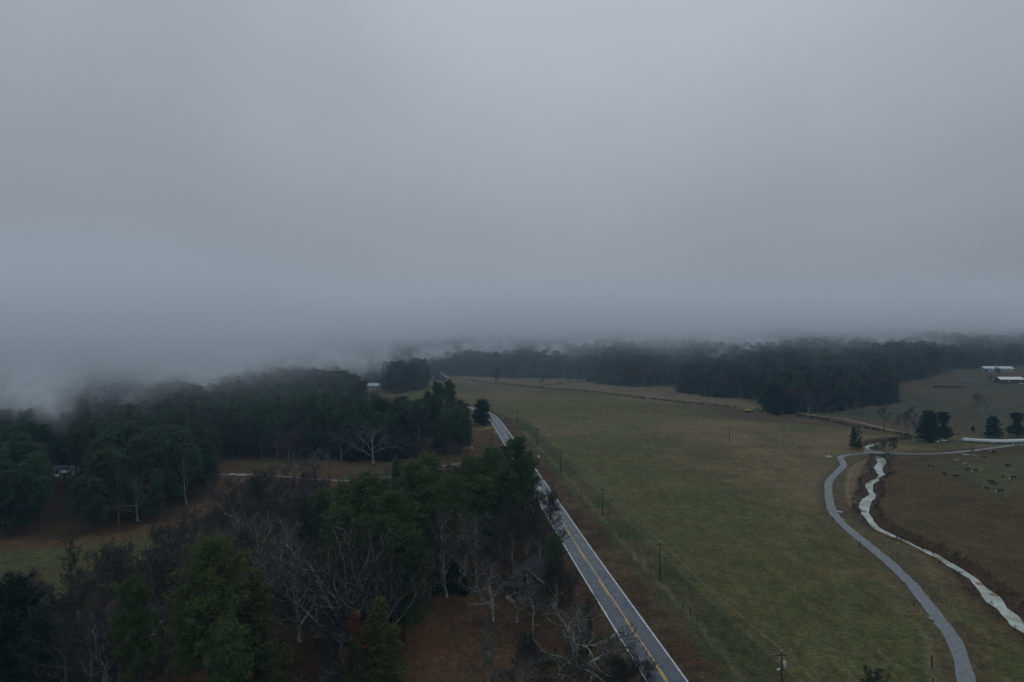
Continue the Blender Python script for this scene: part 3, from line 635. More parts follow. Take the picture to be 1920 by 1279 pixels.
def scatter(P, sp, ymax=None, jit=.45, soft=0):
    P = np.array(P); x0, y0 = P.min(0); x1, y1 = P.max(0); y1 = min(y1, ymax or y1); x0 = max(x0, -.82 * y1 - 60); x1 = min(x1, .82 * y1 + 60)
    gx_, gy_ = np.meshgrid(np.arange(x0, x1, sp), np.arange(y0, y1, sp)); x = gx_.ravel() + rng.uniform(-jit, jit, gx_.size) * sp; y = gy_.ravel() + rng.uniform(-jit, jit, gx_.size) * sp
    k = (np.abs(x) < .80 * y + 45) & (sdpoly(x, y, P) < soft)
    return np.column_stack([x[k], y[k]])
def away(p, c, r): return np.hypot(p[:, 0] - c[0], p[:, 1] - c[1]) > r
HOUSE1 = at(112, 893); HOUSE2 = at(700, 728); HOUSE3 = at(826, 713)
_hl = np.array([tuple(HOUSE1[:2]), (HOUSE1[0] * .60, HOUSE1[1] * .60)])
def clear(p):
    k = away(p, HOUSE1, 9) & away(p, at(110, 905), 8) & away(p, at(112, 925), 6) & away(p, HOUSE2, 18) & away(p, at(700, 745), 16) & away(p, HOUSE3, 22) & away(p, at(62, 860), 5)
    k &= sdline(p[:, 0], p[:, 1], _hl) > 4.6
    k &= ~((sdline(p[:, 0], p[:, 1], ROAD_C) < 8) & (p[:, 1] > 100)); k &= sdline(p[:, 0], p[:, 1], PATH) > 4
    return k
for fx, fo, h_ in ((.93, 3.0, 15), (.86, -3.2, 17), (.78, 1.5, 14)):
    plant('slim', HOUSE1[0] * fx + fo, HOUSE1[1] * fx, h_, label='thin bare tree standing before the mobile home in the wood', group='thin trees before the mobile home')
# the pine wood: its nearest 300 pines stand for themselves
pa = scatter(WOOD_A, 6.6, 620); pa = pa[clear(pa)]
edge_d = -sdpoly(pa[:, 0], pa[:, 1], WOOD_A)
dist_ = np.hypot(pa[:, 0], pa[:, 1]); bare_pick = rng.random(len(pa)) < np.where(pa[:, 0] > -110, .16, .15)
order = np.argsort(dist_ + np.where(edge_d < 14, -60, 0)); npine = 0; nbare = 0; rest = []
for j in order:
    x, y = pa[j]; e_ = edge_d[j]; mid = x > -128 and y > 290
    if bare_pick[j] and nbare < 95:
        plant(random.choice(['slim', 'slim2', 'oak2', 'slimpale', 'vase']), x, y, random.uniform(14, 20), label='leafless grey tree standing among the dark pines of the wood', group='leafless trees among the wood pines'); nbare += 1
    elif npine < 290:
        key = random.choice(['wood0', 'wood1', 'wood2', 'wood4', 'wood3'] if e_ > 12 else ['wood3', 'wood1', 'wood4', 'wood3', 'wood0'])
        h = (random.uniform(20, 26.5) if mid else random.uniform(17, 24)) * (1 if e_ > 12 else random.uniform(.62, .95))
        if mid: lb, gr = 'tall dark pine of the flat-topped wood beyond the brown clearing', 'pines beyond the brown clearing'
        elif e_ < 14: lb, gr = 'bushy dark pine on the outer edge of the wood beside the green meadow', 'pines on the meadow edge of the wood'
        else: lb, gr = 'dark pine inside the dense wood behind the green meadow', 'pines inside the wood'
        plant(key, x, y, h, label=lb, group=gr, wide=random.uniform(.95, 1.3)); npine += 1
    else: rest.append(j)
rest = np.array(rest)
mass('pine_wood', 'deeper part of the dark pine wood fading into fog', ['wood0', 'wood1', 'wood2', 'wood3', 'wood4', 'slim'], pa[rest], rng.uniform(17, 25, len(rest)), [3, 3, 3, 3, 3, 2], 1.15)
pb = scatter([p for p in WOOD_A], 9.5, 1150); pb = pb[(pb[:, 1] > 620)]
pm = scatter(MIDW, 8.5); pm = pm[clear(pm)]
pb = np.concatenate([pb, pm])
mass('distant_wood', 'misty mixed wood around the far white house', ['wood0', 'wood1', 'wood3', 'round', 'slim'], pb, rng.uniform(16, 25, len(pb)), [3, 3, 3, 3, 2], 1.25)
pf = np.concatenate([scatter(FARF, 8.5, 1150, soft=-3), (lambda q: q[q[:, 1] > 1150])(scatter(FARF, 13.0, 2500))])
lowland = (pf[:, 0] < 190 + rng.normal(0, 50, len(pf)))
ff = pf[lowland]; fh = pf[~lowland]
mass('far_treeline', 'grey band of mostly leafless trees along the far side of the field', ['wood1', 'wood3', 'slim', 'round', 'mauve'], ff, rng.uniform(13, 26, len(ff)) , [2, 3, 2, 4, 3], 1.3)
mass('ridge_forest', 'dark evergreen forest covering the foggy ridge', ['wood3', 'wood1', 'cedar1', 'round', 'mauve'], fh, rng.uniform(11, 23, len(fh)) + 6 * (fbm(fh[:, 0], fh[:, 1], 60, 5, 2) - .5), [5, 3, 2, 3, 1], 1.45)
HW = W2([(1447, 773), (1481, 774), (1552, 773), (1590, 766), (1640, 758), (1681, 753)])
pe = along(W2([(790, 705), (900, 706), (962, 709), (1025, 709), (1106, 710), (1119, 718), (1159, 723), (1212, 726), (1272, 722), (1278, 735), (1344, 745), (1387, 746), (1431, 751), (1447, 774), (1552, 773), (1590, 766), (1681, 754), (1672, 738), (1671, 719), (1725, 711), (1779, 693), (1920, 687)]), 900, 2.2)
mass('woodland_edge_scrub', 'low brushy scrub along the foot of the far woods', ['bush', 'small', 'cedar1', 'round'], pe, rng.uniform(1.5, 7, len(pe)), [4, 2, 1, 2], 1.3)
# undergrowth of the near wood and along ditches
pn = scatter(NEARW, 3.1); pn = pn[(sdpoly(pn[:, 0], pn[:, 1], LAWN) > 2) & clear(pn) & (np.interp(pn[:, 1], np.sort(ROAD_C[:, 1]), ROAD_C[np.argsort(ROAD_C[:, 1]), 0]) - pn[:, 0] > 8)]
pn = pn[rng.random(len(pn)) < .5 * sstep(.3, .55, fbm(pn[:, 0], pn[:, 1], 22, 55, 3))]
mass('undergrowth', 'tangled brown brush on the floor of the near wood', ['bush', 'small', 'vase'], pn, rng.uniform(1.5, 4.6, len(pn)), [5, 1, 1], 1.2)
ph = np.concatenate([along(HEDGE, 700, .8), along(HEDGE2, 80, .8)])
mass('hedgerow', 'thin dark line of scrub along the ditch across the field', ['bush'], ph, rng.uniform(.9, 2.0, len(ph)))
def offl(P, d):
    P = catmull(P, 1.5); T_ = np.gradient(P, axis=0); T_ /= np.linalg.norm(T_, axis=1)[:, None]; return P + np.stack([-T_[:, 1], T_[:, 0]], -1) * d
sd_ = 1 if np.min(sdpoly(*offl(WR, 2).T, WATER)) > -1.0 else -1
pc = np.concatenate([along(offl(WR, 2.3 * sd_), 230, .7), along(offl(WL, -2.0 * sd_), 130, .5), along(UP1, 120, 2.2)]); pc = pc[sdpoly(pc[:, 0], pc[:, 1], WATER) > .5]
mass('creek_scrub', 'rusty brown scrub on the banks of the creek', ['bush'], pc, rng.uniform(.4, 1.2, len(pc)))

pt = scatter(NEARW, 7.5); pt = pt[(sdpoly(pt[:, 0], pt[:, 1], LAWN) > 4) & (sdpoly(pt[:, 0], pt[:, 1], MEADOW) > 2) & clear(pt) & (np.interp(pt[:, 1], np.sort(ROAD_C[:, 1]), ROAD_C[np.argsort(ROAD_C[:, 1]), 0]) - pt[:, 0] > 9)]
TANG = W2([(370, 1010), (440, 965), (560, 950), (790, 1060), (790, 1120), (720, 1279), (200, 1279), (150, 1180), (60, 1279), (-60, 1279), (-60, 1130), (200, 1150), (300, 1060)])
pt = pt[sdpoly(pt[:, 0], pt[:, 1], TANG) < 4]
for x, y in pt[rng.permutation(len(pt))][:85]:
    plant(random.choice(['doak', 'doak2', 'dvase', 'dfan2', 'dslim2', 'slim', 'dfan', 'lich']), x, y, random.uniform(9, 16), wide=random.uniform(1.0, 1.4), label='grey leafless tree in the tangled thicket between meadow and lawn', group='leafless trees of the tangled thicket')
# ------------------------------------------------------------------ trees one can tell apart
def top_plant(key, px, top, h, **k):
    d = ray(px, top); t = (h - CAM_Z) / d[2]; k.pop('d', None)
    return plant(key, d[0] * t, d[1] * t, h, **k)
T = top_plant
for a in ((690, 903, 26, 'pine0', 1.2, 'yellow-green pine with a domed crown, tallest of the middle cluster'),
          (648, 925, 22, 'pine3', 1.15, 'broad pine on the left flank of the domed middle pine'),
          (735, 940, 24, 'pine2', 1.1, 'dense pine just right of the domed middle pine'),
          (640, 968, 20, 'pine1', 1.1, 'lower pine below the domed middle pine, beside pale bare limbs'),
          (712, 985, 21, 'pine1', 1.15, 'pine in front of the domed middle pine'),
          (758, 1008, 20, 'pine3', 1.15, 'low pine whose branches reach over the rusty lawn'),
          (778, 882, 24, 'pine3', 1.1, 'blue-green pine standing between the domed pine and the roadside pines'),
          (802, 862, 24, 'pine1', .9, 'pointed pine rising highest between the two big clusters'),
          (745, 868, 16, 'pine1', .75, 'small umbrella-shaped pine near the small road'),
          (838, 905, 22, 'pine0', 1.0, 'pine behind the slender bare trees, left of the roadside cluster'),
          (880, 868, 22, 'pine2', 1.05, 'left pine of the roadside cluster'),
          (915, 852, 24, 'pine0', 1.05, 'tallest pine in the middle of the roadside cluster'),
          (945, 888, 21, 'pine1', 1.05, 'pine on the near side of the roadside cluster'),
          (900, 905, 19, 'pine3', 1.1, 'low bushy pine at the near foot of the roadside cluster'),
          (968, 834, 25, 'pine2', 1.0, 'dark round-topped pine overhanging the road'),
          (990, 862, 21, 'pine1', .9, 'shorter dark pine closest to the road edge'),
          (402, 1032, 25, 'pine2', .95, 'large full pine at the bottom left, nearest big pine'),
          (352, 1130, 17, 'pine0', .8, 'pine leaning against the left flank of the largest near pine'),
          (478, 1092, 19, 'cedar0', 1.3, 'smaller olive-toned pine right of the largest near pine'),
          (256, 1098, 19, 'pine1', .8, 'lone slim-trunked pine between the pale bare trees and the largest near pine'),
          (605, 925, 15, 'pine3', 1.0, 'small dark pine by the lane where it meets the thicket'),
          (572, 945, 11, 'pine3', 1.2, 'squat evergreen among the grey thicket'),
          (505, 1215, 9, 'pine3', .9, 'young olive pine near the bottom edge below the olive-toned pine'),
          (425, 1180, 15, 'pine1', 1.0, 'low pine at the foot of the largest near pine'),
          (1040, 1010, 12, 'pine3', .9, 'small dark pine behind the derelict house')):
    T(a[3], a[0], a[1], a[2], wide=a[4], label=a[5], group='pines near the road and lawn')
for a in ((706, 1128, 14, 'cedar0', 1.35, 'bright yellow-green cedar beside the rusty lawn'), (735, 1175, 11, 'cedar0', 1.3, 'small yellow-green cedar touching the bright cedar'),
          (668, 1200, 9, 'cedar0', 1.3, 'low cedar under the small rust-coloured tree'), (35, 1095, 17, 'cedar1', 1.0, 'almost black evergreen in the bottom left corner'), (78, 1150, 13, 'cedar1', .9, 'dark evergreen beside the corner evergreen'),
          (850, 1058, 6, 'cedar1', 1.0, 'dark evergreen bush under the slender bare trees'), (815, 1075, 4.5, 'cedar1', 1.2, 'low dark bush at the corner of the rusty lawn'), (870, 1085, 3.6, 'cedar1', 1.2, 'low dark bush between the lawn and the bare trees')):
    T(a[3], a[0], a[1], a[2], wide=a[4], label=a[5], group='cedars near the lawn')
T('rust0', 667, 1150, 13, wide=1.0, label='small rust-brown conifer top in front of the bright cedar')
for a in ((640, 985, 24, 'fan', 1.1, 'largest bare tree, its limbs fanning out across the middle of the near wood'), (715, 1040, 19, 'fan', .95, 'bare tree with long limbs reaching toward the rusty lawn'), (560, 1010, 20, 'fan2', 1.0, 'pale many-limbed bare tree overlapping the largest bare tree'),
          (655, 1090, 13, 'paleoak', 1.3, 'lower bare oak with twisted pale branches'), (475, 948, 20, 'fan2', 1.05, 'pale lichen-covered bare tree above the largest near pine'),
          (540, 950, 18, 'lich', 1.0, 'pale bare tree right of the lichen-covered one'), (410, 975, 17, 'oak2', 1.2, 'bare tree leaning out over the end of the meadow'),
          (350, 1020, 15, 'oak', 1.1, 'brown bare tree at the edge of the meadow'), (520, 1010, 17, 'oak2', 1.2, 'bare tree behind the wide spreading oak'),
          (275, 1008, 15, 'vase', 1.15, 'fan-shaped dark bare tree beside the green meadow'), (240, 1040, 12, 'vase', 1.1, 'shorter fan-shaped bare tree beside the meadow'),
          (318, 1075, 8, 'small', 1.2, 'small pale bare tree left of the largest near pine'), (160, 1140, 15, 'slimpale', 1.2, 'pale slender bare tree near the bottom left'),
          (222, 1120, 16, 'slimpale', 1.4, 'pale forked bare tree with long upright limbs'), (120, 1160, 15, 'slim', 1.5, 'thin brown bare tree at the bottom left'), (60, 1120, 12, 'oak2', 1.1, 'bare tree beside the corner evergreen'),
          (190, 1175, 13, 'slim2', 1.4, 'bare tree between the two pale slender trees'), (15, 1060, 11, 'oak2', 1.2, 'bare tree at the left border of the meadow'), (120, 1100, 10, 'round', 1.2, 'brown rounded bare tree at the foot of the meadow'),
          (665, 1195, 9, 'small', 1.3, 'little pale bare tree below the twisted oak'), (838, 962, 19, 'slim2', 1.2, 'slender bare tree at the left end of the lawn-side row'),
          (868, 955, 19, 'slimpale', 1.3, 'whitish slender bare tree at the corner of the lawn'), (805, 985, 17, 'slim', 1.2, 'thin bare tree against the dark pines by the lawn'),
          (902, 958, 20, 'slimpale', 1.4, 'white-limbed bare tree left of the derelict house'), (932, 975, 18, 'slim', 1.3, 'brown bare tree just left of the derelict house'), (925, 1030, 15, 'lich', .8, 'crooked bare tree whose low limbs cross the house roof'),
          (988, 915, 18, 'vase', 1.1, 'fan-shaped pale bare tree behind the derelict house'), (1012, 935, 16, 'vase', 1.0, 'fan-shaped bare tree between the house and the road'), (960, 935, 17, 'round', .9, 'brown bare tree below the roadside pines'), (1040, 975, 15, 'slim', 1.5, 'bare roadside tree whose twigs cross the yellow line'), (1020, 905, 15, 'round', 1.0, 'thin bare tree hanging over the far road bend'),
          (1000, 1078, 12, 'slim2', 1.2, 'bare tree in front of the derelict house porch'), (968, 1040, 14, 'oak2', 1.0, 'crooked bare tree whose limbs lie across the derelict roof'),
          (1050, 1035, 14, 'round', 1.0, 'bare tree right of the derelict house'), (1072, 1078, 20, 'lich', 1.15, 'large green-lichened bare tree by the road'),
          (925, 1158, 15, 'slimpale', 1.3, 'small pale bare tree standing on the rusty lawn'), (1000, 1175, 12, 'round', 1.1, 'brown bare tree left of the large lichened tree'), (975, 1215, 10, 'oak2', 1.2, 'low brown bare tree at the bottom edge by the lawn'),
          (1150, 1165, 14, 'oak2', 1.1, 'bare tree whose upper twigs veil the road'), (1190, 1205, 12, 'round', 1.2, 'brown twiggy tree at the bottom of the road'), (1105, 1120, 14, 'slim', 1.3, 'bare tree between the large lichened tree and the road'), (1090, 1190, 11, 'oak', 1.1, 'bare tree under the large lichened tree'),
          (1650, 1232, 9, 'vase', 1.15, 'bare sapling clump in the field near the bottom edge'), (725, 868, 11, 'oak2', 1.0, 'grey bare tree beside the small umbrella pine'), (505, 905, 10, 'oak2', 1.1, 'bare grey tree in the thicket beside the lane')):
    T(a[3], a[0], a[1], a[2], wide=a[4], label=a[5], group='leafless trees around the lawn and near wood')
for a in (('slimpale', 493, 803, 858, 1.3, 'small white-barked bare tree before the pine wood'), ('white', 700, 785, 868, 1.15, 'big white-limbed bare sycamore before the dark wood'), ('white', 640, 795, 862, .9, 'lesser white-limbed bare tree left of the big sycamore'),
          ('round', 788, 752, 858, 1.1, 'grey cloud-shaped bare tree in front of the wood'), ('mauve', 797, 812, 872, 1.15, 'mauve-tinted rounded bare tree at the clearing edge'), ('oak', 556, 842, 908, 1.3, 'wide bare tree standing in the lane-side thicket'), ('oak2', 590, 832, 898, 1.1, 'bare tree right of the wide thicket tree'),
          ('mauve', 540, 805, 862, 1.1, 'reddish bare tree at the wood edge above the clearing'), ('mauve', 850, 818, 862, .8, 'small reddish bare tree near the roadside pines'),
          ('fan2', 1838, 735, 778, 1.1, 'lone round bare tree on the hillside pasture'), ('slim', 1657, 762, 808, 1.6, 'tall thin bare tree beside the dirt track'), ('slim2', 1713, 768, 829, 1.5, 'bare tree at the near end of the ditch line'), ('slim', 1700, 772, 813, 1.4, 'thin bare tree halfway along the ditch scrub'), ('slim2', 1685, 780, 812, 1.3, 'small bare tree in the ditch scrub beside the track'), ('slim', 1533, 735, 783, 1.5, 'bare tree at the foot of the ridge forest'), ('slim2', 1514, 738, 781, 1.4, 'bare tree left of the one at the forest foot'), ('round', 1608, 728, 775, 1.2, 'bare rounded tree before the hillside hedge'),
          ('vase', 1672, 815, 850, 1.2, 'bare tree right beside the creek bridge'), ('vase', 1655, 822, 846, 1.1, 'small bare tree behind the creek bridge'), ('slim2', 1612, 800, 842, 1.3, 'bare tree close behind the small dark cedar'), ('slim', 1856, 700, 722, 1.5, 'small bare tree between the two hillside barns'), ('vase', 1870, 685, 704, 1.2, 'tiny bare tree before the blue-roofed barn'),
          ('slim', 931, 692, 722, 2.0, 'lone bare tree pair on the far field edge'), ('slim2', 936, 694, 722, 1.8, 'twin of the lone bare tree on the far field edge'), ('slim', 1016, 706, 726, 1.8, 'bare tree in the far field ditch'), ('slim2', 1056, 690, 717, 1.6, 'bare tree at the left end of the far row'), ('slim', 1068, 690, 716, 1.5, 'second bare tree of the far row'), ('slim2', 1079, 692, 715, 1.5, 'third bare tree of the far row'), ('slim', 1090, 690, 714, 1.5, 'fourth bare tree of the far row')):
    plant_px(a[0], a[1], a[2], a[3], wide=a[4], label=a[5], group='leafless trees scattered on fields and hillside')
for a in (('cedar1', 904, 752, 796, 1.25, 'round dark evergreen standing alone beside the road bend'), ('pine3', 843, 720, 800, .8, 'tufted pine rising above the corner of the wood'), ('pine3', 818, 724, 806, .9, 'dark rounded pine next to the tufted one'), ('pine0', 858, 772, 850, 1.0, 'pine at the roadside corner of the wood'), ('pine1', 875, 790, 852, .9, 'outermost pine at the wood corner by the road'), ('pine0', 838, 785, 853, 1.0, 'pine beside the wood corner, left of the outermost'),
          ('cedar1', 1741, 774, 828, 1.1, 'left of two joined dark evergreens by the end of the ditch'), ('cedar2', 1768, 778, 826, 1.1, 'right of two joined dark evergreens by the end of the ditch'), ('cedar1', 1863, 783, 820, 1.2, 'dense dark evergreen behind the bale row'), ('cedar2', 1906, 778, 818, 1.3, 'dark evergreen nearest the right border behind the bale row'),
          ('cedar0', 1601, 801, 842, 1.1, 'small dark cedar at the field corner near the bridge'), ('cedar0', 1611, 822, 843, 1.2, 'short cedar touching the small dark cedar'), ('cedar1', 1455, 750, 778, 1.2, 'dark evergreen at the tip of the ridge forest'), ('cedar1', 1479, 745, 776, 1.1, 'dark evergreen next to the forest tip'), ('cedar1', 1668, 735, 754, 1.5, 'dark evergreen at the end of the hillside hedge'), ('cedar1', 1640, 738, 757, 1.6, 'dark evergreen in the hillside hedge'), ('cedar1', 1615, 740, 761, 1.5, 'dark evergreen at the low end of the hillside hedge'),
          ('cedar1', 1824, 800, 808, 1.3, 'small dark bush on the slope behind the bales'), ('pine3', 635, 706, 760, 1.0, 'dark pine showing above the wood left of the white house'), ('cedar1', 392, 858, 905, 1.1, 'rounded evergreen at the corner where the wood meets the clearing')):
    plant_px(a[0], a[1], a[2], a[3], wide=a[4], label=a[5], group='evergreens standing apart')
for i, (px, t_, b_) in enumerate(((480, 925, 940), (520, 915, 938), (430, 935, 950), (560, 925, 950), (455, 905, 925), (690, 838, 862), (660, 842, 865), (725, 842, 864), (755, 838, 860), (600, 842, 862))):
    plant_px('bush' if i < 5 else 'cedar1', px, t_, b_, wide=1.5, label='low tangled bush in the thicket beside the lane' if i < 5 else 'low dark evergreen bush along the foot of the wood', cat='bush', group='bushes in the lane thicket' if i < 5 else 'bushes at the foot of the wood', name='bush')

# ------------------------------------------------------------------ small mesh builder
class MB:
    def __init__(s): s.V, s.F, s.n = [], [], 0
    def add(s, V, F): s.V += [tuple(v) for v in V]; s.F += [tuple(i + s.n for i in f) for f in F]; s.n = len(s.V); return s
    def box(s, x0, x1, y0, y1, z0, z1):
        V = [(x, y, z) for x in (x0, x1) for y in (y0, y1) for z in (z0, z1)]
        return s.add(V, [(0, 1, 3, 2), (4, 6, 7, 5), (0, 4, 5, 1), (2, 3, 7, 6), (0, 2, 6, 4), (1, 5, 7, 3)])
    def prism(s, P, axis, a, b):
        """extrude a 2-D outline along axis 'x' or 'y'"""
        n = len(P); q = (lambda u, v, w: (w, u, v)) if axis == 'x' else (lambda u, v, w: (u, w, v))
        V = [q(u, v, a) for u, v in P] + [q(u, v, b) for u, v in P]
        return s.add(V, [tuple(range(n))[::-1], tuple(range(n, 2 * n))] + [(i, (i + 1) % n, n + (i + 1) % n, n + i) for i in range(n)])
    def tube(s, P, Rr, k=8, cap=True):
        v, f = [], []; P = np.array(P, float); Rr = np.full(len(P), Rr) if np.isscalar(Rr) else np.array(Rr)
        tube_pts(P, Rr, k, v, f); V = v[0]; Fc = [tuple(x) for x in f[0]]
        if cap: Fc += [tuple(range(k))[::-1], tuple(range((len(P) - 1) * k, len(P) * k))]
        return s.add(V, Fc)
    def make(s, name, m, parent=None, bevel=0, smooth=False):
        me = bpy.data.meshes.new(name); me.from_pydata(s.V, [], s.F); bm = bmesh.new(); bm.from_mesh(me)
        bmesh.ops.recalc_face_normals(bm, faces=bm.faces[:])
        if bevel: bmesh.ops.bevel(bm, geom=bm.edges[:], offset=bevel, segments=1, affect='EDGES')
        bm.to_mesh(me); bm.free()
        if smooth: me.polygons.foreach_set('use_smooth', [True] * len(me.polygons))
        return link_mesh(name, me, parent, [m])
def copy_tree(o, parent=None):
    c = o.copy(); COL.objects.link(c)
    if parent: c.parent = parent
    for ch in list(o.children): copy_tree(ch, c)
    return c

# ------------------------------------------------------------------ utility poles, wires, fences
M_POLE = mat('creosoted_wood', (.055, .042, .034), .9, .4, 2); M_PORC = mat('porcelain', (.55, .57, .58), .3, .1, 2); M_GALV = mat('grey_metal_tank', (.42, .46, .50), .5, .2, 1)
M_LAMPW = mat('white_lamp_housing', (.75, .75, .72), .4, .1, 1); M_WIRE = mat('weathered_wire', (.30, .30, .29), .6, .2, 1); M_WIRE2 = mat('fence_wire', (.24, .23, .21), .7, .2, 1)
M_POST = mat('grey_fence_post', (.20, .18, .15), .9, .4, 1.5); M_DPOST = mat('dark_fence_post', (.06, .048, .04), .9, .4, 1.5)
def pole_top(px, top, h, x=None):
    d = ray(px, top); t = (h - CAM_Z) / d[2]; return d[0] * t, d[1] * t
run_dir = math.atan2(at(1130, 967)[1] - at(1237, 1088)[1], at(1130, 967)[0] - at(1237, 1088)[0])
def utility_pole(x, y, H, label, arm=True, rz=None, tank=False):
    z = gz(x, y); e = empty('utility_pole', (x, y, z), (run_dir - math.pi / 2) if rz is None else rz); tag(e, label, 'utility pole', 'utility poles')
    MB().tube([(0, 0, -.5), (0, 0, H)], [.17, .12], 8).make('post', M_POLE, e, smooth=True)
    if arm:
        MB().box(-1.25, 1.25, .12, .24, H - .75, H - .60).make('crossarm', M_POLE, e)
        for sx in (-1.1, 1.1): MB().tube([(sx, .18, H - .60), (sx, .18, H - .50), (sx, .18, H - .42)], [.03, .09, .06], 8).make('insulator', M_PORC, e)
    MB().tube([(0, 0, H), (0, 0, H + .1), (0, 0, H + .2)], [.03, .09, .06], 8).make('insulator', M_PORC, e)
    if tank:
        t_ = MB().tube([(.42, 0, H - 2.6), (.42, 0, H - 2.5), (.42, 0, H - 1.65), (.42, 0, H - 1.55)], [.2, .26, .26, .22], 12).make('transformer', M_GALV, e, smooth=True)
        MB().tube([(.42, 0, H - 1.55), (.42, 0, H - 1.3)], [.05, .04], 6).make('bushing', M_PORC, t_)
        lp = MB().tube([(0, 0, H - 2.7), (-.5, -.1, H - 2.6)], .03, 6).make('lamp_arm', M_GALV, e)
        MB().tube([(-.45, -.1, H - 2.66), (-.62, -.12, H - 2.74), (-.8, -.14, H - 2.8)], [.12, .17, .1], 8).make('lamp_head', M_LAMPW, lp, smooth=True)
    return e
PH = 9.2
line = []
x0, y0 = pole_top(1466, 1222, PH); line.append((x0, y0)); utility_pole(x0, y0, PH, 'nearest utility pole, with grey transformer drum and white lamp, at the bottom', tank=True)
for px, b, lb in ((1237, 1088, 'utility pole with crossarm beside the near field fence, second along the line'), (1130, 967, 'utility pole with crossarm, third along the field fence'), (1051, 884, 'utility pole opposite the roadside pines, fourth along the field fence'),
                  (1007, 835, 'utility pole opposite the far road bend, fifth along the field fence'), (970, 794, 'utility pole with small crossarm, sixth along the field fence'), (924, 770, 'faint utility pole behind the lone evergreen at the bend')):
    p = at(px, b); line.append((p[0], p[1])); utility_pole(p[0], p[1], PH, lb)
for px, t_, b, lb in ((874, 741, 757, 'thin pole above the wood corner by the bend'), (802, 720, 735, 'distant thin pole on the field behind the tufted pine'), (921.5, 807, 836, 'bare pole on the brown verge left of the road'), (617, 852, 903, 'single pole standing beside the lane in the clearing'), (1367.5, 799, 827, 'single slender pole alone in the open field')):
    p = at(px, b); h = CAM_Z - math.tan(math.atan((t_ - 639.5) / 1280.0) + PITCH) * p[1] - p[2]; utility_pole(p[0], p[1], h, lb, arm=False)
nx_, ny_ = line[0][0] - (line[1][0] - line[0][0]), line[0][1] - (line[1][1] - line[0][1])
runp = [(nx_, ny_)] + line
ax, ay = math.cos(run_dir - math.pi / 2), math.sin(run_dir - math.pi / 2)
def wire(name, off_, hz_, r_, label, pts, sag=.9, m=None):
    P = []
    for (xa, ya), (xb, yb) in zip(pts[:-1], pts[1:]):
        for k in range(10):
            t_ = k / 10; P.append((xa + (xb - xa) * t_ + ax * off_, ya + (yb - ya) * t_ + ay * off_, gz(xa, ya) * (1 - t_) + gz(xb, yb) * t_ + hz_ - sag * 4 * t_ * (1 - t_)))
    P.append((pts[-1][0] + ax * off_, pts[-1][1] + ay * off_, gz(*pts[-1]) + hz_))
    o = MB().tube(P, r_, 4, False).make(name, m or M_WIRE); tag(o, label, 'power line', 'overhead wires'); return o
wire('power_line', -1.1, PH - .4, .012, 'overhead wire on the road side of the crossarms', runp)
wire('power_line', 1.1, PH - .4, .012, 'overhead wire on the field side of the crossarms', runp)
wire('power_line', 0, PH + .22, .012, 'topmost overhead wire along the pole tops', runp, sag=.7)
wire('power_line', .2, PH - 2.2, .016, 'lower thicker cable strung below the crossarms', runp, sag=.9)
def fence(P, label, ph=1.25, every=1, mats_=None, wires=(.45, .8, 1.15), dark=()):
    P = np.array(P)[::every]; e = empty('wire_fence', (P[0][0], P[0][1], 0)); tag(e, label, 'fence'); o0 = P[0]
    n = min(len(P), 60)
    for i in range(n):
        x, y = P[i] - o0; z = gz(*P[i]); d = i in dark
        MB().tube([(x, y, z - .3), (x, y, z + ph * (1.15 if d else 1))], .11 if d else .055, 6).make('post', M_DPOST if d else (mats_ or M_POST), e)
    mb = MB()
    for h in wires:
        mb.tube([(P[i][0] - o0[0], P[i][1] - o0[1], gz(*P[i]) + h) for i in range(len(P))], .004, 3, False)
    mb.make('wire', M_WIRE2, e)
    return e
fence(FENCE_A, 'long wire fence between the road verge and the big field', dark=(8, 9, 10, 22, 30))
fence(FENCE_B, 'wire fence following the field side of the curving lane', dark=(1, 12, 24, 30))
fence(catmull(W2(z5([(1120, 1080), (1082, 1000), (960, 830), (828, 708), (690, 590), (532, 490), (500, 440), (520, 300), (524, 155)])), 11.0), 'sparse wire fence between the lane and the creek', mats_=M_DPOST, ph=1.1)
fence(catmull(W2([(1660, 848), (1740, 846), (1822, 848), (1862, 842), (1908, 836), (1960, 832)]), 9.0), 'pasture fence along the far side of the cattle field', mats_=M_DPOST)
def posts_at(lst, label, h=1.7, r_=.14, m=None):
    for px, py in lst:
        p = at(px, py); o = MB().tube([(0, 0, -.3), (0, 0, h)], r_, 7).make('gate_post', m or M_DPOST); o.location = p; tag(o, label, 'post', label)
posts_at([(1550, 853), (1559, 857)], 'dark gate post beside the white trough', 1.9)
posts_at([(1821, 846), (1825, 848)], 'thick dark post of the pair at the lane by the cattle', 2.1, .2)
posts_at([(1838, 851), (1842, 851), (1846, 850)], 'short dark post standing in the wet ground by the cattle', 1.6)
posts_at([(1904, 838), (1909, 838)], 'dark post of the pair at the lane near the right border', 1.8)
posts_at([(1795, 819), (1798, 819), (1802, 818)], 'dark post of the row of three behind the bale row', 1.8)
posts_at([(1747, 1253)], 'dark post beside the lane at the bottom', 2.2, .16)

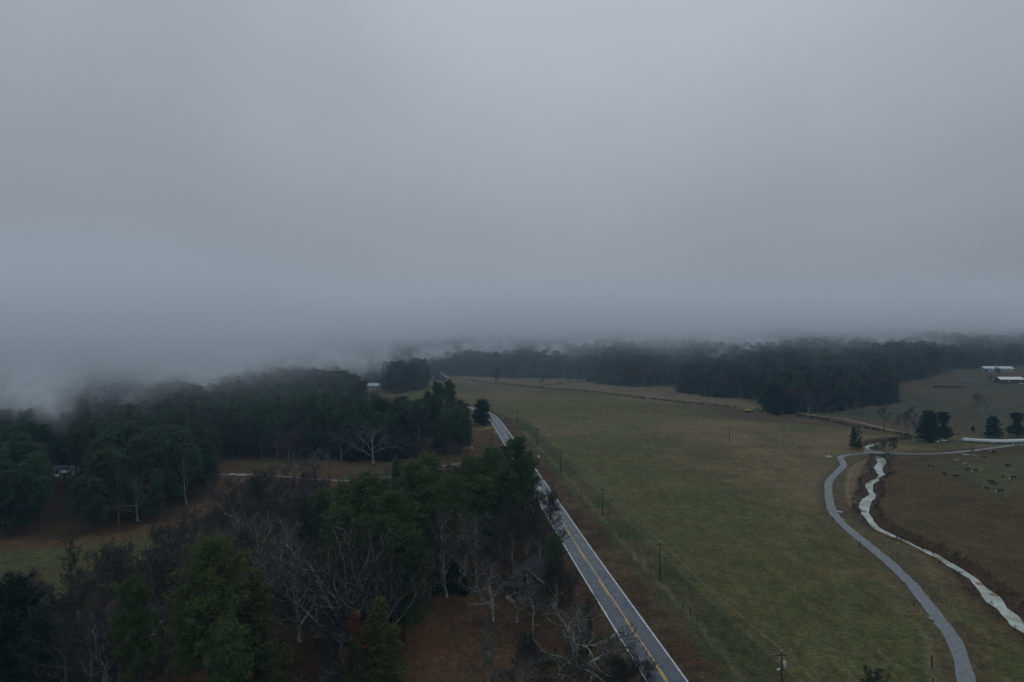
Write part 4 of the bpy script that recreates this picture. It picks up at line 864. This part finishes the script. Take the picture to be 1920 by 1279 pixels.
# ------------------------------------------------------------------ bridge, trough, barrier, bales
M_CONC = mat('concrete', (.33, .33, .31), .9, .3, 1.5); M_WPL = mat('white_plastic', (.48, .51, .50), .35, .08, 3); M_WMET = mat('white_metal', (.72, .72, .70), .4, .12, 1)
e = empty('bridge', at(1652, 849), 0); tag(e, 'small dark-sided bridge carrying the lane over the creek', 'bridge')
ld = at(1690, 851) - at(1615, 848); e.rotation_euler = (0, 0, math.atan2(ld[1], ld[0]))
MB().box(-7, 7, -2.2, -1.75, -1.5, .32).make('guard_wall', M_CONC, e); MB().box(-7, 7, 1.75, 2.2, -1.5, .32).make('guard_wall', M_CONC, e)
MB().box(-7, 7, -1.74, 1.74, -.45, -.02).make('deck', M_CONC, e)
for sx in (-7.4, 7.02): MB().box(sx, sx + .38, -2.4, 2.4, -2.2, .25).make('abutment', M_CONC, e)
M_PICK = mat('dark_car_paint', (.05, .055, .06), .25, .1, 1, .6); M_GLASS = mat('dark_glass', (.02, .025, .03), .08, 0, 1, .7); M_TYRE = mat('tyre_rubber', (.02, .02, .02), .9, .1, 1)
def car(px, py, rz, body_m, label, L_=4.5, cat='car', name='parked_car', roof=True):
    p = at(px, py); e = empty(name, p, rz); tag(e, label, cat)
    h = L_ / 2; MB().prism([(-h, .35), (h, .35), (h, .75), (h * .92, .9), (h * .35, .98), (-h * .9, 1.0), (-h, .8)], 'y', -.85, .85).make('body', body_m, e, .03)
    MB().prism([(-h * .82, .98), (h * .38, .98), (h * .12, 1.45), (-h * .62, 1.47)], 'y', -.74, .74).make('windows', M_GLASS, e, .02)
    MB().box(-h * .6, h * .1, -.76, .76, 1.47, 1.51).make('roof', body_m, e)
    for sx in (-h * .62, h * .62):
        for sy in (-.8, .8):
            MB().tube([(sx, sy - .1, .33), (sx, sy + .1, .33)], .33, 12).make('wheel', M_TYRE, e)
    return e
def hbox(px, py, w_, d_, h_, rz, m, name, label, cat, group=None):
    o = MB().box(-w_ / 2, w_ / 2, -d_ / 2, d_ / 2, 0, h_).make(name, m, None, .04); o.location = at(px, py); o.rotation_euler = (0, 0, rz); tag(o, label, cat, group); return o
t_ = empty('trough', at(1555, 857), .1); tag(t_, 'white livestock trough between two gate posts', 'trough')
MB().box(-1.1, 1.1, -.45, -.35, 0, .55).make('side', M_WMET, t_); MB().box(-1.1, 1.1, .35, .45, 0, .55).make('side', M_WMET, t_)
MB().box(-1.2, -1.1, -.45, .45, 0, .6).make('end', M_WMET, t_); MB().box(1.1, 1.2, -.45, .45, 0, .6).make('end', M_WMET, t_); MB().box(-1.1, 1.1, -.34, .34, .3, .45).make('water', M_PUD, t_)
hbox(435, 891, 2.4, .35, .65, .02, M_WMET, 'guard_wall', 'shorter white guard wall beside the lane in the clearing', 'wall'); hbox(452, 892, 4.0, .35, .65, .02, M_WMET, 'guard_wall', 'longer white guard wall beside the lane in the clearing', 'wall')
hbox(1010, 858, .9, .6, .8, .3, M_WMET, 'marker_box', 'tiny white box by the field fence near the road pines', 'box')
sg = empty('sign', at(885, 845), .2); tag(sg, 'small white sign on a post at the brown verge', 'sign')
MB().box(-.04, .04, -.04, .04, 0, 1.2).make('post', M_WMET, sg); MB().box(-.4, .4, -.07, -.045, 1.0, 2.0).make('panel', M_WMET, sg)
hbox(1780, 726, 26, 2.2, 1.2, -.2, mat('black_plastic_sheet', (.03, .03, .032), .5, .2, .5), 'silage_mound', 'long dark covered strip lying on the hillside pasture', 'mound')
# long row of wrapped bales behind the lane: one tube, each bale a bulge in it
bp = catmull(W2([(1803, 828), (1840, 830.5), (1880, 831.5), (1925, 830), (1990, 827)]), .5); e = empty('bale_row', (bp[0][0], bp[0][1], gz(*bp[0]))); tag(e, 'long white plastic-wrapped row of hay bales beside the lane', 'hay bales')
P = []; Rr = []
for i, q in enumerate(bp):
    P.append((q[0] - bp[0][0], q[1] - bp[0][1], gz(*q) - gz(*bp[0]) + .92)); Rr.append(1.12 + .13 * abs(math.sin(i * .5 / 1.5 * math.pi)))
Rr[0] = .55; Rr[1] = .95
MB().tube(P, Rr, 14).make('wrap', M_WPL, e)
mass('bale_row_weeds', 'dark weeds along the foot of the wrapped bale row', ['bush'], along(bp[:, :2] - np.array([-.2, 2.0]), 260, .3), rng.uniform(.5, 1.0, 260))

# ------------------------------------------------------------------ buildings
M_CLAP = mat('white_clapboard', (.56, .60, .64), .7, .12, .8); M_GROOF = mat('grey_shingle', (.15, .17, .19), .9, .3, 1.2); M_DROOF = mat('dull_slate_roof', (.20, .24, .29), .6, .2, .6); M_MROOF = mat('pale_metal_roof', (.45, .52, .58), .35, .15, .4, .6)
M_WROOF = mat('white_metal_roof', (.64, .63, .61), .4, .1, .5, .5); M_BRICKD = mat('dark_barn_boards', (.10, .06, .05), .9, .35, 1); M_SHEDW = mat('pale_barn_siding', (.34, .38, .42), .7, .2, .6)
M_OLDW = mat('weathered_boards', (.03, .027, .027), .95, .4, 1.5); M_OLDR = mat('rusted_dark_roof', (.026, .020, .022), .85, col2=(.016, .016, .02), vscale=.5, spec=.3); M_WIN = mat('window_glass', (.03, .035, .045), .1, 0, 1, .6); M_BLUE = mat('blue_tarpaulin', (.10, .22, .36), .5, .2, .7)
def gable(name, px, py, W_, D_, H_, RH, rz, mw_, mr_, label, cat='house', over=.5, win=(), door=None, chim=None, loc=None, group=None, trim=None, z0=0):
    """walls with gable ends (ridge along local x), roof of two slabs, windows with panes, door; fronts face local -y"""
    e = empty(name, loc if loc is not None else at(px, py), rz); tag(e, label, cat, group)
    w2, d2 = W_ / 2, D_ / 2
    MB().prism([(-d2, -.5), (d2, -.5), (d2, H_), (0, H_ + RH), (-d2, H_)], 'x', -w2, w2).make('wall', mw_, e)
    sl_ = RH / d2; th = .14; o_ = over
    r_ = MB()
    for s_ in (-1, 1):
        r_.prism([(s_ * (d2 + o_), H_ - sl_ * o_ + .03), (0, H_ + RH + .03), (0, H_ + RH + .03 + th), (s_ * (d2 + o_), H_ - sl_ * o_ + .03 + th)], 'x', -w2 - o_, w2 + o_)
    ro = r_.make('roof', mr_, e)
    if chim is not None: MB().box(chim - .4, chim + .4, -.4, .4, H_ + RH * .5, H_ + RH + 1.0).make('chimney', M_CONC, ro)
    for (u, v, ww, hh, face) in win:
        f = MB(); g_ = MB()
        if face == 'f': f.box(u - ww / 2 - .1, u + ww / 2 + .1, -d2 - .07, -d2 + .03, v - .1, v + hh + .1); g_.box(u - ww / 2, u + ww / 2, -d2 - .10, -d2 - .072, v, v + hh)
        elif face == 'r': f.box(w2 - .03, w2 + .07, u - ww / 2 - .1, u + ww / 2 + .1, v - .1, v + hh + .1); g_.box(w2 + .072, w2 + .10, u - ww / 2, u + ww / 2, v, v + hh)
        else: f.box(-w2 - .07, -w2 + .03, u - ww / 2 - .1, u + ww / 2 + .1, v - .1, v + hh + .1); g_.box(-w2 - .10, -w2 - .072, u - ww / 2, u + ww / 2, v, v + hh)
        wf = f.make('window', trim or M_WMET, e); g_.make('pane', M_WIN, wf)
    if door:
        u, ww, hh = door; dd = MB().box(u - ww / 2, u + ww / 2, -d2 - .08, -d2 + .02, -.1, hh).make('door', M_WIN if ww > 2 else M_BRICKD, e)
        MB().box(u + ww * .3, u + ww * .36, -d2 - .13, -d2 - .085, hh * .45, hh * .5).make('handle', M_WMET, dd)
    return e
W3 = [(-4, 1.1, 1.1, 1.3, 'f'), (-1.6, 1.1, 1.1, 1.3, 'f'), (3.6, 1.1, 1.1, 1.3, 'f'), (0, 1.2, 1.1, 1.3, 'r')]
g1 = gable('house', 700, 729, 11, 7.5, 3.4, 2.2, .12, M_CLAP, M_MROOF, 'white house with pale roof showing through the misty wood', win=W3, door=(1.2, 1.0, 2.1))
MB().prism([(-1.8, 3.0), (1.8, 3.0), (0, 4.4)], 'y', -5.6, 0).make('porch_roof', M_CLAP, g1)
for sx in (-1.6, 1.6): MB().box(sx - .12, sx + .12, -5.4, -5.15, -.4, 3.0).make('porch_post', M_CLAP, g1)
g2 = gable('house', 826, 713, 10, 13, 4.2, 5.0, R(90), mat('dark_stained_siding', (.05, .055, .065), .9, .3, 1), M_DROOF, 'dark steep-roofed house on the far field edge', over=.9, win=[(-2.4, 1.2, 1.6, 2.0, 'f'), (2.2, 1.2, 1.6, 2.0, 'f'), (-1.2, 4.9, 1.1, 1.3, 'l'), (1.4, 4.9, 1.1, 1.3, 'l'), (-3, 1.2, 1.5, 1.6, 'l'), (3, 1.2, 1.5, 1.6, 'l')], door=(0, 1.1, 2.2))
car(841, 715, .1, M_WMET, 'white vehicle parked right of the dark far house')
hbox(848, 716, 6, 3, .35, .05, M_CONC, 'slab', 'pale concrete slab beside the white vehicle', 'slab')
# mobile home among the pines
g3 = gable('mobile_home', 112, 889, 15, 4.6, 2.7, .8, .03, M_CLAP, M_GROOF, 'white mobile home hidden among the pines of the wood', over=.25, win=[(-5.5, 1, 1.2, 1, 'f'), (-2.8, 1, 1.2, 1, 'f'), (3, 1, 1.2, 1, 'f'), (6, 1, 1, 1, 'f')], door=(.4, .9, 2))
MB().box(-1.6, 2.4, -4.2, -2.35, .35, .5).make('porch', M_CONC, g3)
car(98, 896, .15, M_WMET, 'white car parked in front of the mobile home', 4.6)
gable('shed', 124, 896, 3.0, 2.4, 2.2, .7, .1, M_CLAP, M_MROOF, 'small white shed beside the mobile home', cat='shed', over=.15, door=(0, 1.0, 1.9))
gable('shed', 62, 862, 4.5, 3.0, 2.4, .8, -.2, M_CLAP, M_WROOF, 'small white outbuilding in the wood left of the mobile home', cat='shed', over=.2, door=(.4, .9, 1.9))
for px, py, W_, lb in ((675, 692, 12, 'pale house just visible in the mist above the white house'), (656, 684, 10, 'faint white house deeper in the mist'), (606, 662, 12, 'barely visible white roof in the fog'), (580, 702, 12, 'dim grey house in the misty trees'), (583, 715, 9, 'dark cabin below the dim grey house'), (651, 712, 8, 'small pale gabled cottage left of the white house'), (1067, 667, 14, 'tiny pale building on the distant foggy slope')):
    gable('house', px, py + 3, W_, 8, 3.4, 2.6, random.uniform(-.4, .4), M_CLAP if 'dark' not in lb and 'grey' not in lb else M_GROOF, M_WROOF if 'roof' in lb else M_MROOF, lb, win=W3[:2], door=(1.2, 1, 2.1), group='houses in the fog')
# hillside barns
g4 = gable('barn', 1868, 697, 26, 9, 3.6, 1.6, -.1, M_SHEDW, M_MROOF, 'long barn with pale blue-grey roof, highest on the hillside', cat='barn', over=.9)
MB().box(-13.0, -11.0, -4.62, -4.52, -.3, 3.5).make('bay_shade_panel', M_WIN, g4); MB().box(-2.1, .8, -4.62, -4.52, -.3, 3.5).make('bay_shade_panel', M_WIN, g4)  # dark panels on the wall stand for the shade inside the open bays
g5 = gable('barn', 1892, 717, 20.5, 8, 2.9, 1.9, -.03, M_BRICKD, M_WROOF, 'low barn with bright white roof and dark walls', cat='barn', over=.5, door=(5, 2.6, 2.4))
MB().box(-3.5, -2.2, -4.10, -4.0, .9, 1.8).make('window', M_WMET, g5)
car(1916, 721, .2, mat('light_blue_paint', (.45, .58, .66), .3, .1, 1, .6), 'light blue vehicle parked beside the white-roofed barn')
hbox(1809, 712.5, 17, 3.2, .5, .02, M_BLUE, 'tarpaulin', 'long blue tarpaulin lying on the hillside', 'tarpaulin')
car(1769, 828, .3, mat('silver_paint', (.55, .58, .60), .3, .1, 1, .6), 'silver vehicle parked under the joined dark evergreens', 4.2); hbox(1757, 829, 1.6, 1.2, .9, .2, M_WMET, 'storage_box', 'small white box under the joined dark evergreens', 'box')
hbox(1626, 846, 3.0, 1.0, .7, .1, M_CONC, 'stone_block', 'pale stone block at the near end of the creek bridge', 'block')
# derelict house on the lawn edge
hp = at(988, 1112); g6 = empty('derelict_house', hp, R(-12)); tag(g6, 'derelict dark wooden house with sagging roof under bare trees', 'house')
MB().prism([(-3.6, -.5), (3.6, -.5), (3.6, 3.0), (0, 5.6), (-3.6, 3.0)], 'y', -.1, 9).make('wall', M_OLDW, g6)
r_ = MB()
for s_ in (-1, 1): r_.prism([(s_ * 4.2, 2.62), (0, 5.66), (0, 5.8), (s_ * 4.2, 2.78)], 'y', -.7, 9.6)
rf = r_.make('roof', M_OLDR, g6)
MB().prism([(-.1, 5.82), (.0, 5.82), (4.22, 2.80), (4.12, 2.62)], 'y', -.80, -.705).make('rake_board', mat('pale_board', (.36, .38, .40), .8, .3, 2), rf)
MB().prism([(-4.4, 2.2), (4.4, 2.2), (4.4, 2.32), (-4.4, 2.32)], 'y', -3.2, -.12).make('porch_roof', M_OLDR, g6)
for sx in (-4.1, -1.4, 1.4, 4.1): MB().box(sx - .09, sx + .09, -3.05, -2.87, -.4, 2.2).make('porch_post', M_OLDW, g6)
MB().box(-4.3, 4.3, -3.1, -.12, -.5, .1).make('porch_floor', M_OLDW, g6)
wf = MB().box(1.3, 2.3, -.16, -.105, 3.3, 4.2).make('window', M_OLDW, g6); MB().box(1.4, 2.2, -.20, -.165, 3.4, 4.1).make('pane', M_WIN, wf)
MB().box(-1.0, .0, -.16, -.105, 0.1, 2.1).make('door', M_WIN, g6)
MB().box(-1.2, .4, -4.6, -3.2, -.4, .45).make('steps', mat('worn_plank', (.16, .13, .10), .9, .3, 1), g6)
o = MB().prism([(-1.3, 0), (-.9, .38), (.9, .38), (1.3, 0), (.9, -.38), (-.9, -.38)], 'y', -.05, .05).make('board', mat('pale_weathered_board', (.30, .33, .33), .8, .3, 2)); o.location = at(957, 1132) + Vector((0, 0, .9)); o.rotation_euler = (R(-35), R(38), .2); tag(o, 'pale pointed board leaning near the derelict house', 'board')
o = MB().tube([(0, 0, .1), (1.8, -.8, .35), (3.6, -1.7, .3), (4.6, -2.6, .12)], [.16, .14, .1, .05], 6).make('fallen_log', M_PALE); o.location = at(808, 1098); tag(o, 'pale fallen branch on the corner of the rusty lawn', 'log')
o = MB().tube([(0, 0, .1), (2.2, .5, .3), (4.0, .4, .2)], [.13, .1, .05], 6).make('fallen_log', M_PALE); o.location = at(455, 912); tag(o, 'pale fallen branch on the brown clearing', 'log')

# ------------------------------------------------------------------ excavator
M_CATY = mat('yellow_machine_paint', (.52, .38, .11), .6, .2, 1.5); M_TRK = mat('track_steel', (.035, .033, .032), .7, .3, 2)
e = empty('excavator', at(1404, 773), .0, 1.0); tag(e, 'yellow tracked excavator with its boom stretched along the ditch', 'excavator')
for sy in (-1.15, 1.15):
    MB().prism([(-2.1, .25), (-1.8, .02), (1.8, .02), (2.1, .25), (2.1, .65), (1.8, .92), (-1.8, .92), (-2.1, .65)], 'y', sy - .3, sy + .3).make('track', M_TRK, e, .03)
bd = MB().prism([(-2.4, 1.1), (1.6, 1.1), (1.6, 1.9), (-.2, 2.1), (-2.4, 2.2), (-2.7, 1.8)], 'y', -1.35, 1.35).make('body', M_CATY, e, .05)
MB().box(-.9, .9, -.8, .8, .7, 1.1).make('turntable', M_TRK, e)
cb = MB().prism([(.0, 2.1), (1.7, 1.9), (1.6, 3.0), (.2, 3.2)], 'y', -1.3, -.2).make('cab', M_CATY, e, .04); MB().box(.45, 1.35, -1.36, -1.305, 2.2, 2.95).make('window', M_WIN, cb)
MB().prism([(1.0, 1.7), (4.6, 4.3), (7.2, 4.1), (7.3, 3.7), (4.8, 3.7), (1.4, 1.5)], 'y', -.1, .45).make('boom', M_CATY, e, .03)
MB().prism([(6.8, 4.4), (7.3, 4.4), (10.0, 2.0), (9.8, 1.7)], 'y', -.05, .4).make('arm', M_CATY, e, .03)
MB().tube([(3.0, -.2, 2.6), (5.8, -.2, 4.1)], .12, 8).make('hydraulic_ram', M_TRK, e)
MB().prism([(9.5, 2.0), (10.2, 2.1), (10.6, 1.0), (10.0, .25), (9.1, .35), (9.4, 1.0)], 'y', -.5, .85).make('bucket', M_TRK, e, .03)

# ------------------------------------------------------------------ cattle
M_COW = mat('black_hide', (.018, .016, .016), .7, .1, 1); M_COWW = mat('white_hide', (.62, .60, .56), .8, .1, 2); M_COWT = mat('cream_hide', (.36, .30, .22), .85, .3, 3)
def cow_mesh(name, graze, m, sc=1.0, headm=None):
    """one continuous skin-grown body: chest, belly, rump, jointed legs, neck, muzzle, tail"""
    J = [(-1.0, 0, 1.22), (-.5, 0, 1.15), (.15, 0, 1.12), (.65, 0, 1.18), (1.0, 0, 1.32 if not graze else 1.05), (1.32, 0, 1.5 if not graze else .62), (1.5, 0, 1.46 if not graze else .34), (1.72, 0, 1.32 if not graze else .14)]
    Rd = [.36, .46, .49, .46, .30, .19, .16, .10]; E = [(i, i + 1) for i in range(7)]
    def limb(a, pts, rs):
        k = a
        for p_, r_ in zip(pts, rs): J.append(p_); Rd.append(r_); E.append((k, len(J) - 1)); k = len(J) - 1
    for s_ in (-1, 1):
        limb(0, [(-.92, .24 * s_, .85), (-1.04, .25 * s_, .52), (-.96, .25 * s_, .1), (-.90, .25 * s_, .03)], [.19, .095, .065, .07])
        limb(3, [(.66, .22 * s_, .80), (.68, .22 * s_, .46), (.68, .22 * s_, .1), (.74, .22 * s_, .03)], [.15, .085, .06, .07])
        limb(5, [(J[5][0] - .03, .22 * s_, J[5][2] + .06)], [.045])
    limb(0, [(-1.28, 0, 1.2), (-1.36, 0, .8), (-1.36, 0, .5)], [.05, .035, .05])
    me = bpy.data.meshes.new('cage'); me.from_pydata(J, E, []); o = bpy.data.objects.new('cage', me); COL.objects.link(o)
    md = o.modifiers.new('s', 'SKIN'); 
    for v, r_ in zip(me.skin_vertices[0].data, Rd): v.radius = (r_ * .82, r_)
    me.skin_vertices[0].data[1].use_root = True
    o.modifiers.new('d', 'SUBSURF').levels = 1
    dg = bpy.context.evaluated_depsgraph_get(); res = bpy.data.meshes.new_from_object(o.evaluated_get(dg)); bpy.data.objects.remove(o); res.name = name
    res.materials.clear(); res.materials.append(m)
    if headm:
        res.materials.append(headm)
        for p_ in res.polygons:
            if p_.center.x > 1.22: p_.material_index = 1
    res.polygons.foreach_set('use_smooth', [True] * len(res.polygons)); return res
COWM = {'g': cow_mesh('grazing_cow', True, M_COW), 's': cow_mesh('standing_cow', False, M_COW), 'w': cow_mesh('white_faced_cow', True, M_COW, headm=M_COWW), 'c': cow_mesh('cream_calf', False, M_COWT), 'b': cow_mesh('white_faced_standing_cow', False, M_COW, headm=M_COWW)}
for k, px, py, rz, s_, lb in (('s', 1741.8, 875, 1.2, 1.05, 'black cow standing alone nearest the creek'), ('s', 1749.8, 877, 2.0, .62, 'small black calf beside the cow nearest the creek'), ('g', 1771, 891, -1.4, 1.1, 'black cow grazing in front of the herd, toward the creek'),
        ('g', 1793.4, 895, 2.2, 1.1, 'black cow grazing between the creek-side cows and the pair'), ('g', 1815.7, 883, 0, 1.15, 'black cow, first of the close pair in the middle'), ('w', 1828, 885, 3.1, 1.1, 'black white-faced cow, second of the close pair in the middle'),
        ('c', 1840.7, 883, 1.5, .8, 'cream-coloured calf right of the close pair'), ('s', 1845, 859, 2.2, 1.0, 'black cow near the wet ground by the lane'), ('b', 1863, 851, 3.0, 1.3, 'black and white cow beside the lane'), ('g', 1856.5, 851, 1.0, .7, 'small black calf beside the black and white cow'),
        ('g', 1890, 876, 0.1, 1.35, 'large black cow grazing farthest up the pasture to the right'), ('s', 1880, 895, 1.0, 1.0, 'black cow standing above the three right-hand grazers'), ('w', 1899.4, 899, 3.1, 1.3, 'black cow with pale belly nearest the right border'),
        ('g', 1857.2, 905, 2.3, 1.05, 'black cow, upper of two touching cows'), ('g', 1861.8, 910, 2.5, 1.2, 'black cow, lower of two touching cows'), ('b', 1849.3, 918, 1.9, 1.0, 'black white-faced cow below the two touching cows'), ('w', 1875.5, 924, 2.9, 1.15, 'black and white cow lowest in the herd')):
    o = bpy.data.objects.new('cow', COWM[k]); COL.objects.link(o); p = at(px, py); o.location = p; o.location.z = gz(p[0], p[1]) ; o.rotation_euler = (0, 0, rz); o.scale = (s_ * .74,) * 3; tag(o, lb, 'cow', 'cattle in the pasture')

FOGL, FOG0, FOG1, FOGD = 31., 23., 88., .010

# ------------------------------------------------------------------ haze and low fog
if FOG:
    def box_mesh(name, lo, hi):
        V = [(x, y, z) for x in (lo[0], hi[0]) for y in (lo[1], hi[1]) for z in (lo[2], hi[2])]
        Fc = np.array([(0, 1, 3, 2), (4, 6, 7, 5), (0, 4, 5, 1), (2, 3, 7, 6), (0, 2, 6, 4), (1, 5, 7, 3)])
        return np_mesh(name, np.array(V), Fc)
    hm = bpy.data.materials.new('haze_air'); hm.use_nodes = True; t = hm.node_tree; t.nodes.clear()
    o_ = N(t, 'ShaderNodeOutputMaterial'); pv = N(t, 'ShaderNodeVolumePrincipled'); pv.inputs['Color'].default_value = (.42, .75, 1.0, 1)
    pv.inputs['Density'].default_value = 0.00014; pv.inputs['Anisotropy'].default_value = 0.0; L(t, pv, 'Volume', o_, 'Volume')
    hz = link_mesh('haze', box_mesh('haze', (-7000, -1600, -5), (7000, 9500, 92)), None, [hm]); hz['kind'] = 'stuff'
    fm = bpy.data.materials.new('fog_bank'); fm.use_nodes = True; t = fm.node_tree; t.nodes.clear()
    o_ = N(t, 'ShaderNodeOutputMaterial'); pv = N(t, 'ShaderNodeVolumePrincipled'); pv.inputs['Color'].default_value = (.945, .972, 1.0, 1)
    L(t, pv, 'Volume', o_, 'Volume')
    tcn = N(t, 'ShaderNodeTexCoord'); sp = N(t, 'ShaderNodeSeparateXYZ'); L(t, tcn, 'Object', sp, 'Vector')
    def m_(op, a, b, clamp=False):
        n = N(t, 'ShaderNodeMath', operation=op); n.use_clamp = clamp
        for i, v in enumerate((a, b)):
            if isinstance(v, (int, float)): n.inputs[i].default_value = v
            elif v is not None: t.links.new(v, n.inputs[i])
        return n.outputs[0]
    def ss(v, a, b, lo=0., hi=1.):
        n = N(t, 'ShaderNodeMapRange', interpolation_type='SMOOTHSTEP'); t.links.new(v, n.inputs['Value'])
        for k, q in (('From Min', a), ('From Max', b), ('To Min', lo), ('To Max', hi)): n.inputs[k].default_value = q
        return n.outputs['Result']
    mpn = N(t, 'ShaderNodeMapping'); mpn.inputs['Scale'].default_value = (1, .6, 2.2); L(t, tcn, 'Object', mpn, 'Vector')
    no = N(t, 'ShaderNodeTexNoise', Scale=.0055, Detail=3.0, Roughness=.6); L(t, mpn, 'Vector', no, 'Vector')
    X, Y, Z = sp.outputs
    n2_ = N(t, 'ShaderNodeTexNoise', Scale=.017, Detail=2.0, Roughness=.55); L(t, mpn, 'Vector', n2_, 'Vector')
    nz = m_('ADD', m_('MULTIPLY', m_('SUBTRACT', no.outputs['Fac'], .5), 110.0), m_('MULTIPLY', m_('SUBTRACT', n2_.outputs['Fac'], .5), 70.0))           # ragged underside, metres
    u_ = m_('ADD', X, m_('MULTIPLY', Y, .25)); lm = ss(u_, -190., 38., 1., 0.); bleft = m_('MULTIPLY', lm, FOGL)                                          # hangs lower at the left
    
    under = m_('ADD', m_('ADD', Z, nz), bleft)
    zr = m_('POWER', ss(under, FOG0, FOG1), 1.6)
    top = m_('MAXIMUM', m_('MULTIPLY', ss(Z, 78., 135., 1., 0.), m_('SUBTRACT', 1.0, lm)), m_('MULTIPLY', ss(Z, 58., 108., 1., 0.), lm))
    dist = m_('MAXIMUM', ss(Y, 380., 1000.), m_('MULTIPLY', lm, ss(Y, 225., 520., 0., 1.15)))
    d = m_('MULTIPLY', m_('MULTIPLY', m_('MULTIPLY', zr, top), dist), FOGD)
    d = m_('ADD', d, ss(Y, 380., 900., 0., .00055)); d = m_('ADD', d, m_('MULTIPLY', lm, m_('MULTIPLY', ss(Y, 225., 470., 0., .0052), ss(Z, 6., 34., .15, 1.)))); t.links.new(d, pv.inputs['Density'])
    fb = link_mesh('fog_bank', box_mesh('fog_bank', (-2600, 210, 2), (2600, 3300, 136)), None, [fm]); fb['kind'] = 'stuff'
    fm.volume_intersection_method = 'FAST' if hasattr(fm, 'volume_intersection_method') else None
    try: fm.cycles.volume_step_rate = 0.08; hm.cycles.homogeneous_volume = True
    except Exception as e: print(e)

    # torn wisps drifting low over the woods
    wm_ = bpy.data.materials.new('mist_wisp'); wm_.use_nodes = True; t = wm_.node_tree; t.nodes.clear()
    o_ = N(t, 'ShaderNodeOutputMaterial'); pv = N(t, 'ShaderNodeVolumePrincipled'); pv.inputs['Color'].default_value = (.945, .972, 1.0, 1); L(t, pv, 'Volume', o_, 'Volume')
    tg = N(t, 'ShaderNodeTexCoord'); ln = N(t, 'ShaderNodeVectorMath', operation='LENGTH'); L(t, tg, 'Object', ln, 0)
    geo = N(t, 'ShaderNodeNewGeometry'); mpw = N(t, 'ShaderNodeMapping'); mpw.inputs['Scale'].default_value = (1, .7, 1.0); mpw.inputs['Rotation'].default_value = (0, .6, 0); L(t, geo, 'Position', mpw, 'Vector')
    nw = N(t, 'ShaderNodeTexNoise', Scale=.03, Detail=4.0, Roughness=.6, Distortion=.8); L(t, mpw, 'Vector', nw, 'Vector')
    fall = ss(ln.outputs['Value'], .25, 1.0, 1., 0.)
    dn = m_('MULTIPLY', m_('MULTIPLY', ss(nw.outputs['Fac'], .44, .70), fall), .050); t.links.new(dn, pv.inputs['Density'])
    sph = bpy.data.meshes.new('mist_wisp'); bm = bmesh.new(); bmesh.ops.create_icosphere(bm, subdivisions=3, radius=1.0); bm.to_mesh(sph); bm.free(); sph.materials.append(wm_)
    try: wm_.cycles.volume_step_rate = 0.9
    except Exception: pass
    for px, py, dist_w, rx_, ry_, rz_ in ((120, 742, 300, 55, 50, 20), (330, 700, 460, 60, 60, 16), (430, 688, 540, 55, 50, 18), (520, 690, 620, 60, 60, 20), (600, 675, 700, 45, 60, 22), (655, 690, 640, 42, 50, 22), (705, 668, 800, 60, 60, 22), (800, 668, 950, 60, 70, 18),
                                    (900, 655, 1150, 90, 90, 20), (1030, 660, 1100, 35, 60, 26), (1105, 655, 1150, 90, 80, 24), (1200, 648, 1100, 80, 80, 22), (1350, 668, 800, 60, 60, 16), (1390, 650, 900, 70, 70, 20), (1480, 655, 850, 60, 60, 24), (1560, 650, 900, 70, 70, 20), (1650, 655, 850, 50, 60, 20), (1740, 650, 850, 80, 70, 18), (1850, 655, 850, 70, 70, 14)):
        d_ = ray(px, py); o = bpy.data.objects.new('mist_wisp', sph); COL.objects.link(o); o.location = (d_[0] * dist_w, d_[1] * dist_w, CAM_Z + d_[2] * dist_w); o.scale = (rx_, ry_, rz_); o.rotation_euler = (0, R(random.uniform(-14, 14)), random.uniform(-.5, .5)); tag(o, 'torn wisp of pale mist drifting over the treetops', None, None, 'stuff')
